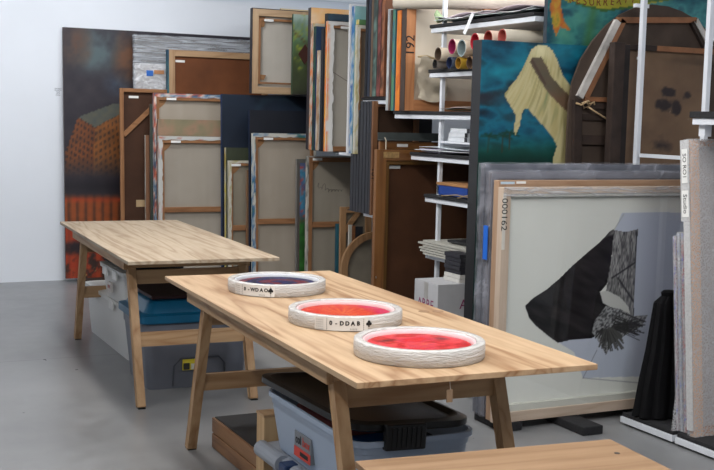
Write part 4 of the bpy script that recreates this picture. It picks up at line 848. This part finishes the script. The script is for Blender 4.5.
# stack of white panels
for i in range(6):
    p = atx(409+[6, 10, 3, 0, 8, 14][5-i]*.6, 240, X0-.05); th = .012
    t = tag(slab('foam_panel', .8, 1.0, th, flat((186, 186, 178), 5), flat((176, 174, 164), 14, 9, i), .2, None, None, (X0-.04, 6.64-1.0-rng.uniform(0, .08), S6b.z-.018+i*.0165), (0, 0, 0)), 'whitish panel in the flat stack below the blue box, %s' % ['bottom one', 'second from bottom', 'third from bottom', 'third from top', 'second from top', 'topmost'][i], 'panel', 'flat stack of whitish panels')
tag(B(X0+.02, X0+.5, 5.5, 6.35, S6b.z+.085, S6b.z+.10, bev=.003).build('flat_folder', M('black_folder', (30, 30, 32), .6)), 'black flat folder lying on the stack of whitish panels', 'folder')
tag(B(X0+.05, X0+.5, 5.5, 5.95, S6b.z+.101, S6b.z+.125, bev=.003).build('flat_folder', M('grey_folder', (84, 84, 84), .6)), 'short grey folder on top of the black one', 'folder')
# cardboard box on the floor
bx, by0, by1 = 3.40, 5.895, 6.19; zb_ = .52
t = thing('cardboard_box', 'closed white cardboard box with purple lettering on the floor by the rack', 'box', (bx, by0, 0))
CB = M('white_carton', (178, 178, 180), .7, var=.03)
B(0, .325, 0, by1-by0, 0.002, zb_, bev=.003).build('box_body', CB, t); B(.002, .323, .0, (by1-by0)/2-.001, zb_, zb_+.004).build('flap', CB, t); B(.002, .323, (by1-by0)/2+.001, by1-by0, zb_, zb_+.004).build('flap', CB, t)
PUR = M('purple_print', (130, 36, 84), .6, var=.0)
text('lettering', 'ARRE', .085, PUR, t, (-.0012, (by1-by0)/2-.0, zb_-.135), LEFTF, .0004); text('lettering', 'ARRE', .085, PUR, t, (.255, -.0012, zb_-.125), FRONT, .0004)
B(-.0008, 0, .12, .17, zb_-.10, zb_).build('packing_tape', M('tape_clear', (160, 158, 154), .3), t)
for i in range(7):
    tag(B(3.555+.004*(i % 3), 3.70, 5.91, 6.10, zb_+.005+i*.0255, zb_+.029+i*.0255, bev=.002).build('book', M('book_d%d' % (i < 2), (196, 194, 188) if i < 2 else (38, 38, 44), .5)), '%s book in the pile on the white carton, %s' % ('white' if i < 2 else 'black', ['lowest', 'next to lowest', 'third from bottom', 'fourth from bottom', 'fifth from bottom', 'second from top', 'topmost'][i]), 'book', 'pile of books on the white carton')

# ------------------------------------------------------------------ paintings standing behind the frames
Yd = 5.20
def px2uv(o_px, Y, x0, w, zb, h, t=0.0):
    r_ = []
    for (a, c) in o_px: P = at(a, c, Y); r_.append(((P.x-x0)/w, (P.z-zb)/h))
    return r_
x0, w, h, rx = place(482, 39.5, 612, Yd, .02, 0)
def drapery(X, Y):
    n = fbm(X*.05, Y*.07, 1); n2 = fbm(X*.035+3+Y*.01, Y*.06-X*.012, 2, 5)
    c = ramp(n2*1.3-.15+.0*n, [(10, 32, 46), (14, 62, 84), (18, 100, 124), (26, 50, 60), (14, 40, 60)])
    c = mixc(c, (24, 132, 150), (1-np.abs(Y-(72+.3*(500-X)))/16)*.9*n*1.3); c = mixc(c, (50, 36, 44), (1-np.abs(Y-88-.02*X)/9)*(X < 520)*n)
    c = mixc(c, (18, 84, 70), np.clip((Y-132)/22, 0, 1)*.85); c = mixc(c, (10, 44, 36), np.clip((Y-146)/14, 0, 1)*(.4+.6*n))
    for bx_, by_ in ((489, 136), (503, 136), (510, 133)):
        for a in (-2.6, -2, -1.3, -.6, 0): c = mixc(c, (16, 58, 44), 1-segd(X, Y, (bx_, by_), (bx_+9*math.cos(a), by_+6*math.sin(a)+3))/1.6)
        c = mixc(c, (60, 52, 34), 1-segd(X, Y, (bx_, by_), (bx_-1, by_+16))/1.0)
    cl = inpoly(X, Y, [(531, 50), (538, 45), (546, 45), (553, 51), (558, 62), (562, 74), (569, 84), (573, 90), (571, 120), (570, 170), (552, 170), (553, 158), (557, 146), (552, 136), (540, 122), (527, 108), (523, 110), (519, 128), (515, 136), (514, 128), (516, 116), (510, 105), (504, 95), (509, 88), (517, 78), (524, 66)])
    f_ = .7*fbm((X+(Y-110)*(.38-(X-540)*.012))*.17, Y*.02, 3, 3)+.3*fbm((X+(Y-110)*(.38-(X-540)*.012))*.4, Y*.03, 1, 2)
    cc = ramp((f_-.2)*1.6, [(116, 118, 84), (160, 150, 100), (196, 186, 140), (182, 168, 116), (128, 138, 96)]); cc = mixc(cc, (222, 214, 170), 1-np.hypot(X-541, Y-50)/14)
    c = np.where(cl[..., None], cc, c)
    arm = inpoly(X, Y, [(530, 62), (533, 57), (541, 57), (547, 66), (551, 76), (560, 86), (572, 98), (573, 116), (563, 108), (550, 95), (541, 82), (534, 70)])
    c = np.where((arm & cl)[..., None], mixc((118, 86, 66), (84, 82, 66), fbm(X*.08, Y*.08, 4)), c); return mixc(c, (70, 50, 44), (1-segd(X, Y, (532, 60), (545, 84))/1.8)*cl)
o = slab('painting', w, .09, h, pictured(Yd, x0, w, .02, h, drapery), flat((26, 26, 28), 4), .0075, paintmat('oil_paint', .4, .4), None, (x0, Yd, .02)); tag(o, 'tall blue-green painting of a pale yellow drapery over an arm, with deep black sides', 'painting')
# banner painting
Yb = 5.33
bxa = at(548, 5, Yb).x; bw = 1.15; bh = 2.42-.02
def banner(X, Y):
    n = fbm(X*.06, Y*.08, 2); c = ramp(n*1.3-.15, [(16, 40, 60), (22, 84, 96), (60, 130, 130), (24, 66, 84), (40, 100, 100)]); c = mixc(c, (84, 150, 130), (fbm(X*.03, Y*.03, 5)-.5)*3)
    c = mixc(c, (70, 120, 74), (1-segd(X, Y, (594, 8), (586, 50))/7)*.8)
    rb = inpoly(X, Y, [(566, -12), (568, -2), (576, 3), (588, 7), (604, 9), (622, 8), (640, 2), (676, -3), (676, 6), (676, -16)]) | (segd(X, Y, (570, -6), (640, -4)) < 8)
    rb |= inpoly(X, Y, [(566, -8), (574, 0), (606, 11), (636, 6), (672, 0), (672, -14)])
    tail = inpoly(X, Y, [(552, -6), (561, -4), (561, 8), (564, 20), (571, 31), (560, 27), (556, 37), (552, 22), (550, 8)])
    fold = inpoly(X, Y, [(640, 3), (674, 0), (672, -8), (640, -8)])
    ye = ramp(fbm(X*.12, Y*.14, 1), [(176, 160, 44), (150, 150, 40), (196, 176, 70)]); c = np.where(rb[..., None], ye, c)
    c = np.where(tail[..., None], ramp(fbm(X*.16, Y*.1, 4), [(70, 120, 50), (190, 150, 50), (180, 90, 40), (60, 110, 60)]), c); c = np.where(fold[..., None], ramp(fbm(X*.12, Y*.12, 3), [(40, 84, 44), (110, 130, 50)]), c)
    ed = (np.abs(segd(X, Y, (576, 3.5), (604, 10.5))) < 1.2) | (segd(X, Y, (604, 10.5), (634, 7)) < 1.2); return np.where(ed[..., None], (60, 100, 44), c)
o = slab('painting', bw, .035, bh, pictured(Yb, bxa, bw, .02, bh, banner), flat((26, 40, 50), 6), .009, paintmat('oil_paint', .4, .4), None, (bxa, Yb, .02)); tag(o, 'tallest painting, teal ground with a yellow banner lettered RESURREXIT', 'painting'); ban = o
RBR = M('banner_red', (112, 48, 30), .5)
for i, ch in enumerate('RESURREXIT'):
    pxx = 571+i*6.9; pyy = -2.2+3.2*math.sin(min(1, i/9*1.15)*PI*.95)+1.5; P = at(pxx, pyy, Yb-.0015); text('lettering', ch, .062, RBR, ban, (P.x-bxa, -.0015, P.z-.02), (PI/2, [-.35, -.3, -.2, -.1, 0, .05, .12, .18, .22, .26][i]*-1*-1, 0), .0006, .9)
# arched board, seen from behind
Ya = 5.10; zb = .02
out = [(572, 165), (571, 130), (572.5, 104), (576, 82), (584, 60), (596, 41), (610, 25), (624, 14), (640, 6.5), (656, 4), (672, 6), (686, 11), (698, 18), (708, 27), (717, 40), (726, 60), (731, 90), (732, 165)]
P = [at(a, c, Ya) for a, c in out]; P = [(q.x, q.z-zb) for q in P]; xl = P[0][0]; P = [(q[0]-xl, q[1]) for q in P]; P[0] = (P[0][0], 0); P[-1] = (P[-1][0], 0)
t = thing('arched_board', 'round-topped dark brown board seen from behind, its braces tied with rope', 'board', (xl, Ya, zb))
DB = M('dark_board', (76, 64, 56), .7, var=.1, sc=7, spec=.2); s = MB(); s.prism(P, .030, .045); s.build('panel', DB, t)
def seg(nm, a, b_, wdt, m, dep=.022, y=.016):
    A_ = at(a[0], a[1], Ya); B_ = at(b_[0], b_[1], Ya); return MB().beam((A_.x-xl, y, A_.z-zb), (B_.x-xl, y, B_.z-zb), wdt, dep, .002).build(nm, m, t)
BR = M('worn_brown_wood', (136, 92, 62), .7, var=.12, sc=10); WB = M('white_daubed_wood', (186, 182, 176), .7, var=.12, sc=9); DK = M('dark_old_wood', (50, 38, 32), .8, var=.2, sc=9, bump=.3)
seg('diagonal_brace', (587, 98), (625, 20), .030, BR); seg('painted_brace', (581, 97), (619, 21), .034, WB, .024, .015)
seg('top_brace', (619, 20), (697, 20), .028, BR); seg('diagonal_brace', (697, 20), (712, 47), .03, WB); seg('diagonal_brace', (693, 22), (706, 47), .02, DK)
seg('middle_brace', (586, 99), (640, 101), .022, BR, y=.018); seg('side_post', (579, 100), (577, 260), .05, DK, .024); seg('lower_brace', (584, 106), (640, 106.5), .03, DK, .015, .02)
seg('lower_brace', (584, 117), (640, 118), .03, DK, .015, .02); seg('lower_brace', (584, 140), (640, 141), .05, DK, .015, .02)
ROPE = M('rope', (176, 150, 114), .85, var=.15, sc=60)
k0 = at(584, 104, Ya); kk = lambda a, c, y=-.012: (at(a, c, Ya).x-xl, y, at(a, c, Ya).z-zb)
s = MB(); s.tube([kk(576, 103, .0), kk(580, 105), kk(585, 102), kk(588, 106), kk(583, 108), kk(581, 103), kk(587, 101), kk(590, 104), kk(586, 108)], .006, 7)
s.tube([kk(587, 107), kk(596, 113), kk(604, 118), kk(614, 124)], .005, 7); s.tube([kk(588, 104), kk(593, 102), kk(593, 105)], .005, 7); s.build('rope', ROPE, t, smooth=True)
# stained hardboard back
Yc = 5.02; x0, w, h, rx = place(614, 42, 716, Yc, .02, 0)
t = thing('stretched_picture', 'stained brown hardboard back with thick dark side behind white posts', 'picture', (x0, Yc, .02))
def stain(u, v):
    pass
def stf(X, Y):
    n = fbm(X*.06, Y*.06, 3); c = mixc((124, 98, 74), (98, 76, 58), n); 
    for cx, cy_, rx_, ry_, k_ in ((672, 92, 8, 5, 1), (668, 104, 9, 7, 2), (680, 108, 6, 7, 4), (691, 95, 5, 5, 0), (665, 145, 12, 9, 3)):
        m_ = 1-np.hypot((X-cx)/rx_, (Y-cy_)/ry_)+(fbm(X*.15, Y*.15, k_)-.5)*1.1; c = mixc(c, (44, 34, 34), m_*3*(.9 if k_ != 3 else .4))
    return mixc(c, (140, 128, 112), ((vnoise(X*1.1, Y*1.3, 4) > .97)*1.0)*.5)
slab('hardboard', w-.13, .004, h-.03, pictured(Yc, x0+.12, w-.13, .03, h-.03, stf), flat((80, 60, 46)), .008, None, t, (.12, .030, .01))
B(0, .072, -.01, .04, 0, h, bev=.004).build('side_bar', DK, t); B(.073, .115, .0, .04, 0, h-.01, bev=.003).build('side_bar', M('black_old_wood', (34, 28, 27), .8, var=.2), t)
B(.116, w*.42, .005, .03, h-.035, h-.005, bev=.002).build('top_bar', DK, t); B(w*.42+.001, w-.01, .004, .03, h-.035, h-.005, bev=.002).build('top_bar', BR, t)
label_tag(t, .184, h-.085, .055, .015, y=.029)
# white posts of the near rack
nr = thing('storage_rack', 'tall white rack posts joined by thin rails in front of the stained hardboard', 'rack', (4.12, 4.40, 0))
pa = at(640, 60, 4.97); pa_x = pa.x-4.12; pb = atx(708, 60, pa.x)
B(pa_x-.013, pa_x+.013, 4.945-4.4, 4.975-4.4, .012, 2.42, bev=.002).build('post', WHITEMETAL, nr); B(pa_x-.014, pa_x+.014, pb.y-4.4-.014, pb.y-4.4+.014, 0, 2.42, bev=.002).build('post', WHITEMETAL, nr)
zr = atx(660, 156.5, pa.x).z; B(pa_x-.008, pa_x+.008, pb.y-4.4+.02, .53, zr-.01, zr+.01).build('rail', WHITEMETAL, nr)
zr = atx(690, 20, pa.x).z; zr2 = at(640, 5, 4.97).z; B(pa_x-.0, pa_x+.9, pb.y-4.4-.01, pb.y-4.4+.01, zr-.02, zr+.01).build('rail', WHITEMETAL, nr); B(pa_x-.04, pa_x+.05, .5755, .60, zr2-.012, zr2+.008).build('bracket', WHITEMETAL, nr)
# near rack shelf and floor platforms
sh = atx(692.5, 117, 3.70); n2_ = thing('storage_rack', 'nearest white rack, its foam-topped shelf above the bubble-wrapped pictures', 'rack', (3.70, 3.3, 0))
B(0, .9, 0, sh.y-3.3, sh.z-.035, sh.z-.005, bev=.002).build('shelf_board', WHITEMETAL, n2_); B(-.012, .9, 0, sh.y-3.3+.01, sh.z-.004, sh.z+.026, bev=.004).build('foam_mat', FOAM, n2_)
pq = atx(703.5, 130, 3.74); B(.03, .07, pq.y-3.3-.02, pq.y-3.3+.02, 1.47, sh.z-.036).build('bracket_post', WHITEMETAL, n2_)
B(-.012, -.0121+.05, pq.y-3.3+.03, pq.y-3.3+.07, sh.z+.026, 2.42).build('post', WHITEMETAL, n2_) if 0 else None
for y0, y1 in ((4.105-3.3, 4.49-3.3), (0, 4.085-3.3)):
    B(-.02, .9, y0, y1, .012, .042, bev=.002).build('floor_shelf', WHITEMETAL, n2_); B(-.012, .9, y0+.004, y1-.004, .0425, .062, bev=.004).build('foam_mat', FOAM, n2_)
for y in (4.45, 4.09, 3.4): B(.0, .04, y-3.3-.04, y-3.3-.005, 0, .0119).build('foot', BLACKP, n2_)

# ------------------------------------------------------------------ framed drawing and the stack behind it
Yf = 4.578; x0, w, h, rx = place(503.5, 187.5, 703, Yf, .045, 0); zb = .045
NF = lambda a: wood('natural_frame', (192, 174, 156), (168, 146, 126), a, .5, .3, 1.2)
t = thing('framed_drawing', 'large natural wood frame holding a drawing of a black ink shape', 'framed drawing', (x0, Yf, zb))
D = .045; fw = .045
B(0, fw, 0, D, 0, h, bev=.002).build('frame_bar', NF('z'), t); B(w-fw, w, 0, D, 0, h, bev=.002).build('frame_bar', NF('z'), t)
B(fw, w-fw, 0, D, h-.032, h, bev=.002).build('frame_bar', NF('x'), t); B(fw, w-fw, 0, D, 0, .052, bev=.002).build('frame_bar', NF('x'), t)
sp = M('spacer', (196, 196, 186), .6, var=.01); B(fw, fw+.008, .008, .036, .052, h-.032).build('spacer', sp, t); B(fw, w-fw, .008, .036, .052, .085).build('spacer', sp, t); B(fw, w-fw, .008, .036, h-.045, h-.032).build('spacer', sp, t)
ah = h-.130; aw = w-2*fw-.008; ax0 = x0+fw+.008; az0 = zb+.085
def ink(X, Y):
    n = fbm(X*.02, Y*.02, 1); c = mixc((208, 210, 203), (218, 219, 212), n)
    pp = inpoly(X, Y, [(622, 213), (700, 212), (700, 390), (652, 376), (583, 378), (574, 352), (556, 341), (600, 330), (622, 330), (614, 232)]); c = np.where(pp[..., None], mixc((182, 188, 200), (176, 184, 198), n), c)
    c = mixc(c, (120, 124, 132), (1-segd(X, Y, (583, 378), (652, 384))/.8)*.8); c = mixc(c, (110, 110, 112), (1-segd(X, Y, (583, 378), (597, 350))/.6)*.8); c = mixc(c, (150, 152, 140), (1-segd(X, Y, (610, 236), (624, 214))/.7)*.7)
    bl_ = inpoly(X, Y, [(525, 306), (533, 298), (546, 290), (560, 278), (572, 266), (588, 252), (600, 242), (610, 231), (614, 229), (613, 245), (610, 270), (607, 284), (600, 292), (603, 302), (612, 308), (620, 314), (610, 322), (600, 334), (592, 338), (580, 339), (570, 340), (558, 343), (548, 336), (536, 326), (529, 318)])
    f_ = fbm(X*.05+Y*.01, Y*.16-X*.08, 2); ds = mixc((24, 23, 25), (52, 50, 50), f_*1.2-.2); ds = mixc(ds, (112, 112, 110), ((fbm((X+Y)*.05, (X-Y)*.01*1.0+Y*.05, 4)-.62)*9)*(Y < 300)*(X > 560)); c = np.where(bl_[..., None], ds, c)
    ha = inpoly(X, Y, [(614, 230), (626, 232), (638, 229), (637, 245), (635, 275), (634, 302), (634, 322), (628, 314), (620, 298), (606, 291), (608, 278), (612, 255)])
    hn = .6*vnoise(X*1.9+Y*.15, Y*.3, 3)+.4*vnoise(X*.5, Y*.12, 4); hd = mixc((158, 158, 156), (58, 58, 60), (hn-.2)*1.5); hd = mixc(hd, (40, 40, 42), 1-segd(X, Y, (612, 278), (636, 262))/1.4); hd = mixc(hd, (40, 40, 42), 1-segd(X, Y, (618, 278), (634, 302))/1.6); hd = mixc(hd, (40, 40, 42), 1-segd(X, Y, (637, 232), (634, 318))/1.1); c = np.where(ha[..., None], hd, c)
    wh = inpoly(X, Y, [(600, 292), (608, 291), (620, 297), (628, 306), (632, 320), (622, 318), (612, 308), (603, 303)]); c = np.where(wh[..., None], mixc((192, 192, 186), (180, 182, 178), n), c)
    fan = inpoly(X, Y, [(595, 320), (606, 306), (620, 309), (634, 316), (648, 315), (642, 326), (624, 336), (612, 344), (606, 355), (600, 344), (592, 332)]); c = np.where(fan[..., None], mixc((150, 152, 152), (58, 58, 60), (vnoise(X*.8+Y*.5, Y*.5-X*.2, 2)-.25)*1.5), c)
    for i in range(46):
        a = -.35+i*.062; q = _T[i, 7]; r0_ = 4+q[0]*5; r1_ = 16+q[1]*15; cx, cy_ = 607, 326
        if a > 1.9: r1_ *= .6
        p1_ = (cx+r0_*math.cos(a), cy_+r0_*.6*math.sin(a)); p2_ = (cx+(r1_+8*(a < .6))*math.cos(a), cy_+r1_*.85*math.sin(a)); c = mixc(c, (44+40*q[2], 44+40*q[2], 44+38*q[2]), (1-segd(X, Y, p1_, p2_)/(.55+.6*q[2]))*1.6)
    for i in range(10):
        q = _T[i, 19]; p1_ = (612+q[0]*12, 312+i*1.6); p2_ = (634+q[1]*12, 318+i*1.9+q[2]*4); c = mixc(c, (54, 54, 54), (1-segd(X, Y, p1_, p2_)/.8)*1.4)
    return c
slab('drawing', aw, .003, ah, pictured(Yf+.034, ax0, aw, az0, ah, ink), flat((200, 200, 194), 2), .0042, paintmat('ink_paper', .8, .1), t, (fw+.008, .034, .085))
gl = clearmat('picture_glass', .03, .02)
s = MB(); s.bm.faces.new([s.bm.verts.new(p) for p in ((fw-.004, .005, .048), (w-fw+.004, .005, .048), (w-fw+.004, .005, h-.028), (fw-.004, .005, h-.028))]); s.build('glass', gl, t)
B(-.0, .018, -.0012, -.0004, h-.30, h-.03).build('paper_strip', M('pale_strip', (206, 202, 192), .6), t); text('number_marking', '000162', .046, INK, t, (.009, -.0018, h-.13), (PI/2, PI/2, 0), .0003, 1.15)
s = MB(); nx = 40
g = [[s.bm.verts.new((w*i/nx, -.004-.003*random.random(), h+.003-.05*j/3)) for j in range(4)] for i in range(nx+1)]
for i in range(nx):
    for j in range(3): s.bm.faces.new((g[i][j], g[i+1][j], g[i+1][j+1], g[i][j+1]))
s.build('film_edge', film('thin_film', .86, (232, 234, 238), (3, 3, 30), .12), t, smooth=True)
# tan frame behind
x0b, wb_, hb_, rx = place(499, 180.5, 703, 4.635, .045, 0)
t = thing('wooden_picture', 'tan wooden frame with small white label, second in the leaning stack', 'frame', (x0b, 4.635, .045))
TFm = lambda a: wood('tan_frame', (168, 138, 112), (142, 110, 84), a, .5, .3, 1.2)
B(0, .04, 0, .045, 0, hb_, bev=.002).build('frame_bar', TFm('z'), t); B(wb_-.04, wb_, 0, .045, 0, hb_, bev=.002).build('frame_bar', TFm('z'), t); B(.04, wb_-.04, 0, .045, hb_-.04, hb_, bev=.002).build('frame_bar', TFm('x'), t); B(.04, wb_-.04, 0, .045, 0, .04, bev=.002).build('frame_bar', TFm('x'), t); B(.03, wb_-.03, .034, .04, .03, hb_-.03).build('backing', M('backing_grey', (150, 146, 138), .7), t)
B(.10, .155, -.0012, -.0002, hb_-.016, hb_-.004).build('paper_label', LABELM, t); B(.01, .09, -.0012, -.0002, hb_-.018, hb_-.006).build('pale_blue_label', M('pale_blue', (180, 200, 214), .5), t)
GRC = flat((92, 94, 104), 6)
fr, fwid, fh = wrapped('film-wrapped grey frame with a strip of blue tape, third in the leaning stack', 491.5, 170.5, 703, 4.71, .045, 0, .036, flat((84, 80, 84), 8), FILMV, bar=(M('silver_bar', (120, 122, 132), .4), .04, M('silver_bar', (120, 122, 132), .4)))
pt0 = at(489, 226, 4.70); pt1 = at(489, 260, 4.70); B(-.0125, -.0095, -.004, .034, pt1.z-.045, pt0.z-.045).build('blue_tape', M('painter_tape', (20, 96, 196), .5, var=.02), fr)
wrapped('film-wrapped dark grey frame, tallest and last in the leaning stack', 484.5, 163, 703, 4.775, .045, 0, .045, flat((56, 57, 64), 5), FILMV, bar=(M('gunmetal_bar', (84, 88, 98), .4), .05, M('gunmetal_bar', (84, 88, 98), .4)))
# blocks
for i, (x, nm) in enumerate(((3.02, 'left'), (3.36, 'middle'))):
    tag(B(x, x+.12, 4.57 if i == 0 else 4.37, 4.83, .001, .0445, bev=.005).build('support_block', FOAM), 'black foam block under the leaning frame stack, %s one' % nm, 'block', 'foam blocks under the frames')
tag(B(3.86, 4.06, 4.53, 4.83, .001, .0445, bev=.005).build('support_block', FOAM), 'black foam block under the right end of the leaning frame stack', 'block', 'foam blocks under the frames')

# ------------------------------------------------------------------ black draped bag
t_y = 4.36
secs = [(290.5, 664, 673, .02), (292.5, 662, 676, .03), (296, 663, 675, .03), (303, 656, 678, .05), (320, 653.5, 680, .06), (350, 649, 682, .07), (380, 643, 684, .075), (405, 639, 685, .08), (417, 637, 685, .085), (419.5, 640, 684, .08)]
rings = []; n = 72
for i, (py, a, b_, dp) in enumerate(secs):
    A_ = at(a, py, t_y); Bq = at(b_, py, t_y); cx = (A_.x+Bq.x)/2; rxx = (Bq.x-A_.x)/2; z = max(A_.z, .066); r_ = []
    for k in range(n):
        an = 2*PI*k/n; f_ = 1+(.10*math.sin(an*9+1.3)+.05*math.sin(an*17+i*.3))*min(1, i/4)
        r_.append((cx+rxx*math.cos(an)*f_, t_y+dp*math.sin(an)*f_, z+(.02*math.sin(an*7) if i == len(secs)-1 and 0 else .004*math.sin(an*11)*(i > 6))))
    rings.append(r_)
bag = loft(rings[::-1], M('black_cloth', (14, 14, 16), .75, var=.1, spec=.15), 'draped_cloth', None); tag(bag, 'black pleated cloth bundle standing between the framed drawing and the bubble wrap', 'cloth')
# ------------------------------------------------------------------ bubble-wrapped pictures
def bubble(name, tint, spots=None, alpha=.7):
    if name in MC: return MC[name]
    m, nt, b = nodes(name); N = nt.nodes.new; K = nt.links.new; tc = N('ShaderNodeTexCoord'); vo = N('ShaderNodeTexVoronoi'); vo.inputs['Scale'].default_value = 110; K(tc.outputs['Object'], vo.inputs['Vector'])
    bp = N('ShaderNodeBump'); bp.invert = True; bp.inputs['Strength'].default_value = .35; bp.inputs['Distance'].default_value = .004; K(vo.outputs['Distance'], bp.inputs['Height']); K(bp.outputs[0], b.inputs['Normal'])
    mr = N('ShaderNodeMapRange'); mr.inputs['From Max'].default_value = .6; mr.inputs['To Min'].default_value = alpha-.10; mr.inputs['To Max'].default_value = alpha+.10; K(vo.outputs['Distance'], mr.inputs['Value']); K(mr.outputs[0], b.inputs['Alpha'])
    b.inputs['Base Color'].default_value = L4(tint); b.inputs['Roughness'].default_value = .25; b.inputs['Specular IOR Level'].default_value = .7
    MC[name] = m; return m
BUB = bubble('bubble_wrap', (206, 206, 208), alpha=.30); BUB2 = bubble('bubble_wrap_thick', (214, 214, 214), alpha=.62)
Yw = 3.98; LT_ = .10; pw0 = lean_at(690, 140, Yw, .064, LT_); xw = (pw0.x+atz(697, 440, .064).x)/2+.012; hw_ = (pw0.z-.064)*math.sqrt(1+LT_**2); LR = -math.atan(LT_)
t = thing('wrapped_canvas', 'tall bubble-wrapped canvas back at the right edge, nearest the camera', 'wrapped canvas', (xw, Yw, .064), (LR, 0, 0))
ww = .8; B(.0, .055, .004, .034, 0, hw_, bev=.002).build('stretcher_bar', wood('pink_pine', (206, 164, 128), (182, 136, 98), 'z', .5, .3), t); B(.055, ww, .004, .034, hw_-.03, hw_, bev=.002).build('stretcher_bar', wood('pink_pine', (170, 120, 82), (140, 94, 60), 'x', .5, .3), t); B(.055, ww, .004, .034, 0, .04).build('stretcher_bar', wood('pink_pine', (206, 164, 128), (182, 136, 98), 'x', .5, .3), t)
slab('linen_canvas', ww-.002, .004, hw_-.002, linen((150, 140, 136)), flat((150, 140, 130)), .05, None, t, (.001, .036, .001))
def bubblebox(t, w, d, h, m, x=0, y=0, flare=0):
    s = MB(); nz = int(h/.03); A_ = []
    for j in range(nz+1):
        z = h*j/nz; f_ = flare*max(0, 1-j/6.0); q = lambda: rng.uniform(-.002, .002); A_.append([s.bm.verts.new(p) for p in ((x+w, y-.003, z), (x+w/2, y-.004+q(), z), (x-.002+q(), y-.004+q()-f_*.3, z), (x-.006-f_*rng.uniform(.8, 1.1)+q(), y+d*.33+q(), z), (x-.006-f_+q(), y+d*.66, z), (x-.002, y+d+.003, z))])
    for j in range(nz):
        for k in range(5): s.bm.faces.new((A_[j][k], A_[j][k+1], A_[j+1][k+1], A_[j+1][k]))
    last = [s.bm.verts.new((x+w, y+d+.003, h)), ]; s.bm.faces.new(A_[-1]+last)
    return s.build('bubble_wrap', m, t, smooth=True)
bubblebox(t, ww, .045, hw_+.006, BUB); dz_ = atx(682, 222, xw).z-.05
B(-.010, -.006, .004, .062, dz_, hw_+.002, bev=.001).build('wrap_edge', BUB2, t); B(-.010, -.006, .004, .045, .03, dz_-.001).build('wrap_edge', BUB2, t)
B(-.0125, -.0105, .012, .05, hw_-.20, hw_-.04).build('paper_label', LABELM, t); B(-.0125, -.0105, .008, .052, hw_-.36, hw_-.235).build('paper_label', LABELM, t)
text('handwriting', 'SO RO1', .034, INK, t, (-.013, .031, hw_-.12), (PI/2, PI/2, -PI/2), .0003); text('handwriting', 'Studio', .036, INK, t, (-.013, .03, hw_-.298), (PI/2, PI/2, -PI/2), .0003)
mats = [((150, 150, 156), 'grey'), ((150, 56, 50), 'brick red'), ((120, 130, 150), 'pale blue'), ((134, 96, 110), 'dull violet')]
dz = atx(682, 224, xw).z
spk = lambda c, k: (lambda u, v: mixc(mixc(np.asarray(c, float)+0*np.asarray(u)[..., None], (176, 176, 180), (vnoise(np.asarray(u)*3, np.asarray(v)*40, k) > .55)*1.0), (60, 90, 170), (vnoise(np.asarray(u)*3+9, np.asarray(v)*36, k+1) > .75)*1.0))
for i, (c, nm) in enumerate(mats):
    y_ = 4.032+i*.024; hh_ = dz-.064-.02*i-(.02 if i == 1 else 0)
    t = thing('wrapped_picture', 'lower bubble-wrapped picture with a %s speckled edge' % nm, 'wrapped picture', (xw+.02-.003*i, y_, .064), (LR, 0, 0), group='lower bubble-wrapped pictures')
    slab('picture_core', .7, .016, hh_, flat(c), spk(c, i), .1, None, t, (0, .002, 0)); bubblebox(t, .7, .018, hh_+.004, BUB, flare=.03 if i == 3 else .0)
